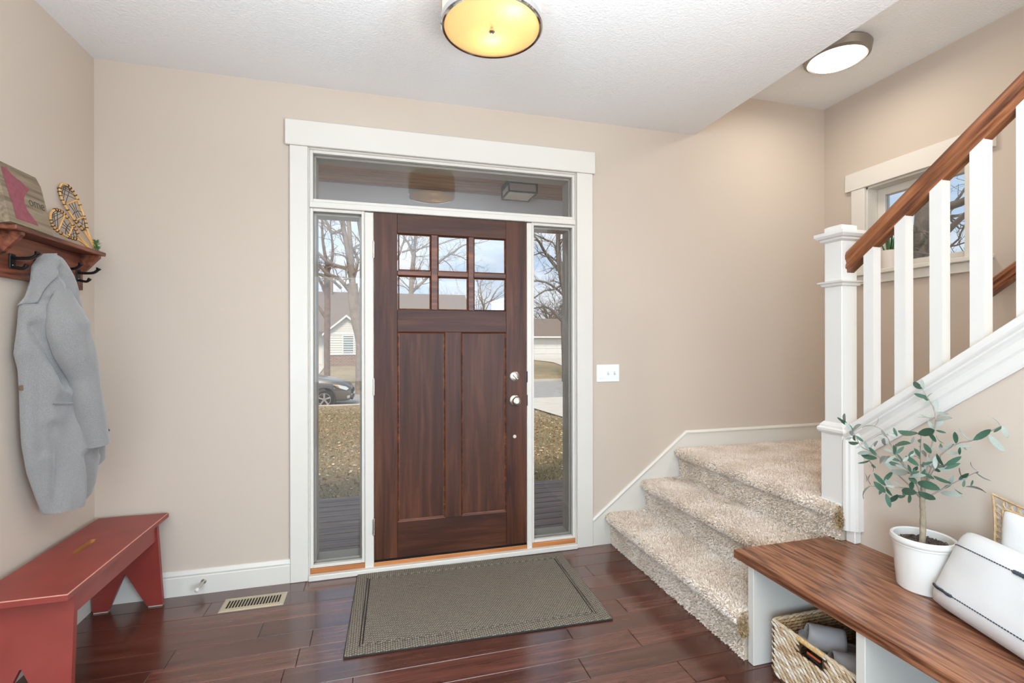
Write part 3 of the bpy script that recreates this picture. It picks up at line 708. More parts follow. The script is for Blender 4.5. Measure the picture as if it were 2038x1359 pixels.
MB().box((-(mw - 0.076), -(mh - 0.076), 0.006), (mw - 0.076, mh - 0.076, 0.0105), 0.0015, M=MM).build('field', M_mata, dm)

# ================================================================== RED BENCH
rb = thing('red_bench', (-1.195, -0.45, 0), 'worn barn red wooden bench with a hand slot against the wall under the coat', 'bench')
bx0, bx1, by0, by1, bz = -1.350, -1.046, -0.868, -0.034, 0.447
sx, sy0, sy1, sr = -1.222, -0.475, -0.345, 0.0155
# top board with the slot cut through
slot = [(sx + sr * math.cos(R_(a)), sy1 + sr * math.sin(R_(a))) for a in range(0, 181, 20)] + [(sx + sr * math.cos(R_(a)), sy0 + sr * math.sin(R_(a))) for a in range(180, 361, 20)]
def ray_rect(p):
    c = (sx, (sy0 + sy1) / 2); d = (p[0] - c[0], p[1] - c[1]); t = 1e9
    for ax, lo, hi in ((0, bx0, bx1), (1, by0, by1)):
        if abs(d[ax]) > 1e-9: t = min(t, ((hi if d[ax] > 0 else lo) - c[ax]) / d[ax])
    return (c[0] + d[0] * t, c[1] + d[1] * t)
ang = lambda p: math.atan2(p[1] - (sy0 + sy1) / 2, p[0] - sx)
outer = [(ray_rect(p), p) for p in slot]
for cpt in ((bx0, by0), (bx1, by0), (bx1, by1), (bx0, by1)):
    d = (cpt[0] - sx, cpt[1] - (sy0 + sy1) / 2); best = min(slot, key=lambda p: abs((ang(p) - ang(cpt) + math.pi) % (2 * math.pi) - math.pi)); outer.append((cpt, best))
outer.sort(key=lambda q: ang(q[0])); n = len(outer)
mb = MB(); zt, zb = bz, bz - 0.022; ch = 0.003
def ins(p): return (min(max(p[0], bx0 + ch), bx1 - ch), min(max(p[1], by0 + ch), by1 - ch))
rows_ = [[(*q[1], zb) for q in outer], [(*q[1], zt) for q in outer], [(*ins(q[0]), zt) for q in outer], [(*q[0], zt - ch) for q in outer], [(*q[0], zb) for q in outer]]
vs = sum(rows_, [])
for a in range(5):
    a2 = (a + 1) % 5
    mb.add([], [])
    for j in range(n):
        f = (a * n + j, a * n + (j + 1) % n, a2 * n + (j + 1) % n, a2 * n + j)
        mb.f.append(f); mb.m.append(1 if a == 0 else (2 if a == 2 else 0))
mb.v = vs; mb.build('seat', [M_red, M_bare, M_redworn], rb, None)
MB().box((-1.088, -0.79, bz - 0.107), (-1.066, -0.125, bz - 0.0225), 0.002).build('apron', M_red, rb)
MB().box((-1.335, -0.79, bz - 0.107), (-1.313, -0.125, bz - 0.0225), 0.002).build('apron', M_red, rb)
def bench_leg(ytop, ybot):
    xs_ = [-1.347, -1.283, -1.205, -1.118, -1.052]
    top = [(-1.342, bz - 0.0225), (-1.060, bz - 0.0225)]
    poly = [(-1.347, 0.006), (-1.283, 0.006), (-1.207, 0.185), (-1.201, 0.185), (-1.118, 0.006), (-1.052, 0.006), (-1.060, bz - 0.0225), (-1.342, bz - 0.0225)]
    tri = [(0, 1, 2, 7), (2, 3, 6, 7), (3, 4, 5, 6)]
    V = []; th = 0.022
    for s_ in (0, 1):
        for x, z in poly:
            t = z / (bz - 0.022); V.append((x, lerp(ybot, ytop, t) + (th if s_ else 0), z))
    F = [f for f in tri] + [tuple(8 + i for i in reversed(f)) for f in tri] + [(i, (i + 1) % 8, 8 + (i + 1) % 8, 8 + i) for i in range(8)]
    m = MB(); m.add(V, F); lg = m.build('leg', M_red, rb)
    for xa, xb in ((-1.344, -1.286), (-1.115, -1.055)): MB().box((xa, ybot + 0.002, 0.0005), (xb, ybot + 0.020, 0.0065)).build('felt_pad', plain('pale_felt', (206, 196, 180), 1.0), lg)
bench_leg(-0.137, -0.092); bench_leg(-0.800, -0.845)

# ================================================================== COAT SHELF WITH HOOKS
sh = thing('coat_shelf', (-1.381, -0.41, 1.65), 'stained oak wall shelf with a row of black coat hooks', 'shelf')
MB().box((-1.3805, -0.715, 1.735), (-1.279, -0.112, 1.753), 0.003).build('shelf_board', M_shelf, sh)
MB().box((-1.3805, -0.690, 1.567), (-1.361, -0.136, 1.7345), 0.002).build('back_board', M_shelf, sh)
for yb_ in (-0.672, -0.156):
    MB().prism([(1.7345, -1.3605), (1.7345, -1.288), (1.722, -1.288), (1.655, -1.347), (1.648, -1.3605)], 1, yb_, yb_ + 0.018).build('bracket', M_shelf, sh)
def arc3(pts, k=6):
    """Catmull-Rom through pts."""
    P = [Vector(p) for p in pts]; P = [P[0] * 2 - P[1]] + P + [P[-1] * 2 - P[-2]]; out = []
    for i in range(1, len(P) - 2):
        for j in range(k):
            t = j / k; a, b_, c, d = P[i - 1:i + 3]
            out.append(0.5 * ((2 * b_) + (c - a) * t + (2 * a - 5 * b_ + 4 * c - d) * t * t + (3 * b_ - a - 3 * c + d) * t ** 3))
    out.append(P[-2]); return out
for yh in (-0.600, -0.460, -0.320, -0.180):
    hk = MB().box((-1.3605, yh - 0.016, 1.604), (-1.356, yh + 0.016, 1.660), 0.0015).build('coat_hook', M_black, sh)
    p = arc3([(-1.358, yh, 1.645), (-1.33, yh, 1.644), (-1.300, yh, 1.647), (-1.284, yh, 1.658), (-1.277, yh, 1.670)]); k = len(p)
    MB().tube(p, [0.0062 if i < k - 5 else 0.0075 + 0.0012 * min(i - (k - 5), 2) for i in range(k)], 10).build('upper_prong', M_black, hk, 60)
    p = arc3([(-1.358, yh, 1.612), (-1.336, yh, 1.606), (-1.322, yh, 1.607), (-1.312, yh, 1.620)]); k = len(p)
    MB().tube(p, [0.006 if i < k - 4 else 0.0075 for i in range(k)], 10).build('lower_prong', M_black, hk, 60)
    for dz_ in (-0.016, 0.012): MB().lathe([(0, 0), (0.004, 0), (0.003, 0.002), (0, 0.0025)], (0, 0, 0), 10, M=Matrix.Translation((-1.356, yh, 1.632 + dz_)) @ Matrix.Rotation(R_(90), 4, 'Y')).build('screw', M_chrome, hk)

# plaque leaning on the wall
pl = thing('state_plaque', (-1.30, -0.615, 1.754), 'weathered wooden block sign with red state shape and dark lettering on the shelf', 'sign')
pw, ph_, pt_ = 0.238, 0.232, 0.030
lean = math.asin(0.048 / ph_)
ex = Vector((0, 1, 0)); ez = Vector((-math.sin(lean), 0, math.cos(lean))); en = Vector((math.cos(lean), 0, math.sin(lean)))
O_ = Vector((-1.284, -0.735, 1.7542)) ; PM = Matrix(((ex.x, ez.x, en.x, O_.x), (ex.y, ez.y, en.y, O_.y), (ex.z, ez.z, en.z, O_.z), (0, 0, 0, 1)))
M_old = wood('weathered_grey_brown_wood', (96, 82, 64), (130, 114, 92), (152, 136, 112), 1, 0.85, 1.2, rnd=False, var=0.0)
poly = [(0.0, 0.004), (pw, 0.0), (pw, ph_ - 0.034), (pw - 0.018, ph_), (0.004, ph_)]
V = [PM @ Vector((x, z, 0.0)) for x, z in poly] + [PM @ Vector((x, z, -pt_)) for x, z in poly]; n = 5
MB().add(V, [(0, 1, 2, 3, 4), (9, 8, 7, 6, 5)] + [(i, (i + 1) % n, n + (i + 1) % n, n + i) for i in range(n)]).build('block', [M_old], pl)
sp = [(0.03, 0.98), (0.21, 0.99), (0.23, 1.04), (0.28, 0.97), (0.42, 0.90), (0.58, 0.86), (0.70, 0.84), (0.97, 0.74), (0.74, 0.60), (0.64, 0.50), (0.61, 0.38), (0.66, 0.27), (0.86, 0.13), (0.98, 0.02), (0.12, 0.02), (0.12, 0.34), (0.08, 0.42), (0.07, 0.60)]
V = [PM @ Vector((0.020 + 0.142 * x, 0.018 + 0.198 * z, 0.0008)) for x, z in sp]
import bmesh
bm = bmesh.new(); f = bm.faces.new([bm.verts.new(v) for v in V]); bmesh.ops.triangulate(bm, faces=[f]); me = bpy.data.meshes.new('state_shape'); bm.to_mesh(me); bm.free()
me.materials.append(plain('faded_maroon_paint', (138, 74, 82), 0.85, var=0.15, vs=60)); link('state_shape', me, pl)
fc = bpy.data.curves.new('lettering', 'FONT'); fc.body = 'ome'; fc.size = 0.052; fc.extrude = 0.0004; fc.materials.append(plain('dark_lettering', (84, 76, 66), 0.9))
fo = bpy.data.objects.new('lettering_source', fc); COL.objects.link(fo)
bpy.context.view_layer.update(); dg_ = bpy.context.evaluated_depsgraph_get(); lm_ = bpy.data.meshes.new_from_object(fo.evaluated_get(dg_)); bpy.data.objects.remove(fo)
link('lettering', lm_, pl, M=PM @ Matrix.Translation((0.133, 0.098, 0.0009)))
# toy snowshoes
M_snow = plain('pale_bent_wood', (214, 162, 96), 0.5, var=0.12, vs=30); M_lace = plain('dark_sinew', (52, 44, 42), 0.7); M_wrap = plain('brown_leather_wrap', (66, 40, 28), 0.7)
def snowshoe(tail, head, side, width, label, name='toy_snowshoe'):
    t_ = Vector(tail); h_ = Vector(head); ax = h_ - t_; Ln = ax.length; ax.normalize(); sd = Vector(side); sd = (sd - ax * sd.dot(ax)).normalized(); nn = ax.cross(sd)
    if nn.x < 0: nn = -nn
    root = thing(name, t_, label, 'snowshoe', None)
    def P(u, s_, d=0.0): return t_ + ax * (u * Ln) + sd * (s_ * width / 2) + nn * d
    hw = [(0.0, 0.05), (0.2, 0.10), (0.3, 0.22), (0.42, 0.55), (0.55, 0.80), (0.7, 0.98), (0.8, 1.0), (0.9, 0.85), (0.96, 0.58), (0.99, 0.28), (1.0, 0.0)]
    us = [0, .08, .16, .24, .32, .40, .48, .56, .64, .72, .80, .86, .91, .95, .98, 0.995, 1.0]
    L1 = [P(u, -interp(hw, u)) for u in us]; R1 = [P(u, interp(hw, u)) for u in us[:-1]]
    MB().tube(L1 + R1[::-1], 0.0048, 8).build('frame', M_snow, root, 50)
    for u in (0.50, 0.74): MB().tube([P(u, -interp(hw, u)), P(u, interp(hw, u))], 0.004, 6).build('crossbar', M_snow, root, 50)
    mb = MB()
    def lattice(u0, u1, k):
        for i in range(k + 1):
            for sg in (1, -1):
                ua = lerp(u0, u1, i / k); ub = min(u1, ua + (u1 - u0) * 0.75)
                mb.tube([P(ua, -sg * interp(hw, ua) * 0.95), P(ub, sg * interp(hw, ub) * 0.95 * min(1, (ub - ua) / ((u1 - u0) * 0.75) * 2 - 1))], 0.0012, 5)
    lattice(0.30, 0.50, 3); lattice(0.74, 0.97, 4)
    for s_ in (-0.55, 0.0, 0.55): mb.tube([P(0.50, s_ * 0.7), P(0.62, s_ * 0.35), P(0.74, s_ * 0.8)], 0.0014, 5)
    mb.tube([P(0.57, -0.75), P(0.60, -0.3), P(0.60, 0.3), P(0.57, 0.75)], 0.0014, 5)
    mb.build('lacing', M_lace, root)
    for u in (0.34, 0.40, 0.46, 0.50, 0.66, 0.74, 0.80, 0.86, 0.91, 0.95):
        for sg in (-1, 1):
            c = P(u, sg * interp(hw, u)); c2 = P(u + 0.012, sg * interp(hw, u + 0.012)); MB().tube([c, c2], 0.0072, 8).build('leather_wrap', M_wrap, root, 50)
    return root
snowshoe((-1.315, -0.125, 1.760), (-1.372, -0.272, 2.030), (0.10, 0.9, 0.42), 0.094, 'tall miniature wooden snowshoe leaning on the wall beside green sprig')
snowshoe((-1.312, -0.19, 1.765), (-1.345, -0.40, 1.868), (0.05, 0.45, 0.89), 0.092, 'low miniature wooden snowshoe lying on shelf beside the plaque')
sg_ = thing('pine_sprig', (-1.315, -0.135, 1.754), 'small green artificial pine sprig at the end of the shelf', 'sprig')
r_ = random.Random(5); mb = MB()
for i in range(110):
    z0_ = r_.uniform(0, 0.05); a = r_.uniform(0, 6.28); l = r_.uniform(0.012, 0.024)
    p = Vector((-1.312 + r_.gauss(0, 0.004), -0.132 + r_.gauss(0, 0.004), 1.756 + z0_)); d = Vector((math.cos(a), math.sin(a), r_.uniform(0.1, 1.1))).normalized() * l
    mb.tube([p, p + d * 0.6, p + d], [0.0011, 0.0010, 0.0003], 4)
o = mb.build('needles', plain('pine_green', (66, 108, 48), 0.7, var=0.3, vs=80), sg_); o['kind'] = 'stuff'
MB().tube([(-1.312, -0.132, 1.754), (-1.312, -0.132, 1.806)], 0.002, 5).build('stem', M_bark, sg_)

# ================================================================== COAT
ce = Vector((0.3489, 0.9372, 0)); cn = Vector((0.9372, -0.3489, 0)); CP = Vector((-1.26, -0.42, 0))
def cpt(s_, d, z): q = CP + ce * s_ + cn * d; return Vector((q.x, q.y, z))
SL = [(0.622, -0.112), (0.632, -0.121), (0.698, -0.143), (0.813, -0.177), (0.922, -0.195), (1.026, -0.200), (1.137, -0.203), (1.217, -0.208), (1.28, -0.222), (1.375, -0.210), (1.45, -0.205), (1.52, -0.172), (1.554, -0.163), (1.62, -0.157), (1.655, -0.135), (1.672, -0.115), (1.681, -0.09)]
SR = [(0.622, 0.05), (0.645, 0.080), (0.693, 0.098), (0.789, 0.116), (0.87, 0.126), (1.0, 0.130), (1.066, 0.129), (1.199, 0.099), (1.355, 0.065), (1.515, 0.029), (1.608, -0.007), (1.655, -0.032), (1.672, -0.042), (1.681, -0.06)]
DEP = [(0.62, 0.040), (0.9, 0.055), (1.2, 0.062), (1.45, 0.060), (1.60, 0.048), (1.66, 0.032), (1.681, 0.008)]
M_wool = plain('heather_grey_wool', (134, 131, 128), 1.0, bs=420, bstr=0.6, var=0.16, vs=330, bd=0.003, sheen=0.4)
def fold(s_, z):
    low = max(0, min(1, (1.55 - z) / 0.8))
    return (0.016 * low * math.sin(30 * s_ + 1.2 + 1.5 * math.sin(z * 3)) + 0.006 * math.sin(64 * s_ + 3 * z) * low + 0.016 * noise.noise(Vector((s_ * 9, z * 3.2, 1.7))) + 0.006 * noise.noise(Vector((s_ * 24, z * 11, 4.7))))
CREASE = [([(-0.175, 1.38), (-0.13, 1.26), (-0.075, 1.16)], 0.020, 0.026), ([(-0.205, 1.42), (-0.18, 1.25), (-0.165, 1.08), (-0.15, 0.9)], 0.022, 0.012), ([(0.0, 1.62), (0.028, 1.45), (0.07, 1.2), (0.10, 1.0), (0.105, 0.84)], 0.014, 0.022),
          ([(-0.12, 0.98), (-0.085, 0.82), (-0.10, 0.65)], 0.020, 0.013), ([(0.0, 0.84), (0.025, 0.76), (0.035, 0.65)], 0.018, 0.014), ([(-0.165, 1.485), (-0.09, 1.505), (-0.02, 1.465)], 0.007, 0.007), ([(-0.10, 1.62), (-0.06, 1.56), (-0.05, 1.45)], 0.016, 0.010)]
def crease(s_, z):
    t = 0.0
    for pl_, w_, dp in CREASE:
        best = 9.0
        for (a0, b0), (a1, b1) in zip(pl_, pl_[1:]):
            vx_, vz_ = a1 - a0, b1 - b0; k = max(0, min(1, ((s_ - a0) * vx_ + (z - b0) * vz_) / (vx_ * vx_ + vz_ * vz_))); best = min(best, math.hypot(s_ - a0 - k * vx_, z - b0 - k * vz_))
        t += dp * math.exp(-(best / w_) ** 2) - 0.45 * dp * math.exp(-((best - 2.2 * w_) / (1.2 * w_)) ** 2)
    return t
def body_d(s_, z):
    a, b_ = interp(SL, z), interp(SR, z); c = (a + b_) / 2; w_ = (b_ - a) / 2; t = max(-1, min(1, (s_ - c) / w_)); return interp(DEP, z) * (1 - abs(t) ** 2.6) ** 0.6
def front_d(s_, z):
    a, b_ = interp(SL, z), interp(SR, z); c = (a + b_) / 2; w_ = (b_ - a) / 2; t = max(-1, min(1, (s_ - c) / w_))
    return interp(DEP, z) * (1 - abs(t) ** 2.6) ** 0.6 + (fold(s_, z) - crease(s_, z)) * (1 - t ** 4)
coat = thing('wool_coat', (-1.29, -0.46, 1.67), 'heather grey wool coat hanging from a black hook of the oak shelf', 'coat')
def coat_fn(u, v):
    z = lerp(0.622, 1.681, v); a, b_ = interp(SL, z), interp(SR, z); c = (a + b_) / 2; w_ = (b_ - a) / 2
    th = 2 * math.pi * u; s_ = c + w_ * math.cos(th)
    zz = z
    if z < 0.76:   # hem: rises to the right, dips at the left tip
        zz = z + (0.76 - z) / 0.138 * (0.006 + 0.07 * max(0, s_ - 0.0) + 0.018 * max(0.0, -0.05 - s_) * 0)
    if math.sin(th) >= 0: d = front_d(s_, z)
    else: d = -0.018 * abs(math.sin(th)) ** 0.7 + 0.3 * fold(s_, z) * (1 - abs(math.cos(th)) ** 4)
    return cpt(s_, max(d, -0.035), zz)
mb = MB(); nu, nv = 128, 130
mb.grid(coat_fn, nu, nv, wrapu=True); mb.f.append(tuple(range(nu))); mb.m.append(0); mb.f.append(tuple(reversed(range((nv - 1) * nu, nv * nu)))); mb.m.append(0)
mb.build('coat_body', M_wool, coat, 60)
slv = [(0.878, -0.004, 0.099), (0.888, -0.006, 0.098), (0.963, -0.025, 0.075), (1.07, -0.056, 0.058), (1.166, -0.070, 0.041), (1.257, -0.125, 0.026), (1.348, -0.160, 0.008), (1.42, -0.158, -0.006), (1.467, -0.150, -0.018), (1.51, -0.128, -0.035), (1.545, -0.10, -0.06)]
zl_ = [q[0] for q in slv]; La = [(q[0], q[1]) for q in slv]; Lb = [(q[0], q[2]) for q in slv]
def slv_fn(u, v):
    z = lerp(0.880, 1.54, v); a, b_ = interp(La, z), interp(Lb, z); c = (a + b_) / 2; w_ = (b_ - a) / 2; th = 2 * math.pi * u
    s_ = c + w_ * math.cos(th); e = min(1, (1.54 - z) / 0.14); base_ = body_d(c, z) - 0.008
    d = base_ + (0.056 * e + 0.004) * math.sin(th) * (1.0 if math.sin(th) > 0 else 0.5) + 0.008 * noise.noise(Vector((s_ * 20, z * 10, 9.1))) + 0.006 * math.sin(z * 26 + s_ * 20) * math.exp(-((z - 1.2) / 0.12) ** 2) + 0.014 * e
    return cpt(s_, d, z + (0.016 * (c - s_) / max(w_, 0.01) * -0.6 if z < 0.9 else 0))
mb = MB(); mb.grid(slv_fn, 40, 60, wrapu=True); mb.f.append(tuple(reversed(range(59 * 40, 60 * 40)))); mb.m.append(0)
# turned-in cuff
def cuff_fn(u, v):
    p = slv_fn(u, 0.0); c = cpt(0.046, body_d(0.046, 0.88) + 0.01, 0.90); q = p.lerp(c, 0.08 * min(1, v * 4)); return Vector((q.x, q.y, p.z + 0.05 * v))
mb.grid(cuff_fn, 40, 4, wrapu=True)
mb.build('sleeve', M_wool, coat, 60)
def slv2(u, v):
    z = lerp(0.785, 1.25, v); th = 2 * math.pi * u; c = lerp(0.118, 0.075, v); w_ = lerp(0.030, 0.022, v) ; return cpt(c + w_ * math.cos(th), 0.004 + 0.020 * math.sin(th) + 0.003 * math.sin(z * 30), z + 0.02 * math.cos(th) * (1 if v < .05 else 0))
mb = MB(); mb.grid(slv2, 24, 24, wrapu=True); mb.build('far_sleeve', M_wool, coat, 60)
# folded lapel along the front edge
lo_ = [(1.676, -0.118), (1.655, -0.137), (1.620, -0.162), (1.554, -0.168), (1.500, -0.186), (1.462, -0.214)]
li_ = [(1.684, -0.080), (1.665, -0.083), (1.620, -0.094), (1.575, -0.122), (1.530, -0.150), (1.478, -0.176)]
def lap(u, v):
    k = v * 5; i = min(4, int(k)); t = k - i
    a = (lerp(lo_[i][0], lo_[i + 1][0], t), lerp(lo_[i][1], lo_[i + 1][1], t)); b_ = (lerp(li_[i][0], li_[i + 1][0], t), lerp(li_[i][1], li_[i + 1][1], t))
    z = lerp(a[0], b_[0], u); s_ = lerp(a[1], b_[1], u)
    d = max(0.0, front_d(s_, min(z, 1.676))) + 0.004 + 0.012 * u; return cpt(s_, d, z)
mb = MB(); mb.grid(lap, 10, 24); lo = mb.build('lapel', M_wool, coat, 60); md = lo.modifiers.new('thick', 'SOLIDIFY'); md.thickness = 0.007; md.offset = 1
mb = MB(); pk = [cpt(s_, max(front_d(s_, 1.076), body_d(s_, 1.076) - 0.012) + 0.004, 1.080 - 0.012 * t) for t, s_ in [(k / 8, lerp(-0.131, -0.050, k / 8)) for k in range(9)]]
mb.tube(pk, 0.0065, 8, flat=0.6); mb.build('pocket_welt', M_wool, coat, 60)
MB().lathe([(0, 0), (0.010, 0), (0.011, 0.003), (0.007, 0.005), (0, 0.0045)], (0, 0, 0), 16, M=Matrix.Translation(cpt(-0.203, 0.012, 1.147)) @ Matrix.Rotation(R_(62), 4, 'Z') @ Matrix.Rotation(R_(-90), 4, 'X')).build('button', plain('brown_horn_button', (110, 88, 66), 0.4), coat, 50)
# olive branches (joint positions) and leaves (stalk end, tip, kind)
BR = [
    [(1.870, -1.606, 0.757), (1.860, -1.571, 0.798), (1.830, -1.533, 0.847), (1.800, -1.493, 0.897), (1.790, -1.448, 0.915), (1.790, -1.420, 0.959), (1.800, -1.376, 0.992)],
    [(1.870, -1.611, 0.769), (1.840, -1.594, 0.847), (1.800, -1.575, 0.906), (1.780, -1.545, 0.987), (1.780, -1.506, 1.005)],
    [(1.870, -1.616, 0.785), (1.880, -1.623, 0.887), (1.900, -1.632, 1.012), (1.910, -1.624, 1.075), (1.920, -1.596, 1.112), (1.920, -1.577, 1.146)],
    [(1.870, -1.618, 0.796), (1.880, -1.632, 0.869), (1.900, -1.650, 0.921), (1.920, -1.689, 0.968), (1.930, -1.724, 0.984), (1.940, -1.769, 1.022), (1.940, -1.799, 1.046)],
    [(1.870, -1.618, 0.758), (1.890, -1.656, 0.801), (1.910, -1.691, 0.838), (1.930, -1.736, 0.880)],
    [(1.870, -1.606, 0.762), (1.830, -1.592, 0.792), (1.790, -1.562, 0.791), (1.760, -1.508, 0.782)],
    [(1.870, -1.613, 0.774), (1.840, -1.627, 0.866), (1.800, -1.653, 0.943), (1.780, -1.669, 1.000)],
    [(1.870, -1.618, 0.791), (1.860, -1.654, 0.871), (1.840, -1.702, 0.904)],
    [(1.870, -1.611, 0.759), (1.820, -1.618, 0.835), (1.770, -1.616, 0.887), (1.740, -1.609, 0.927)],
]
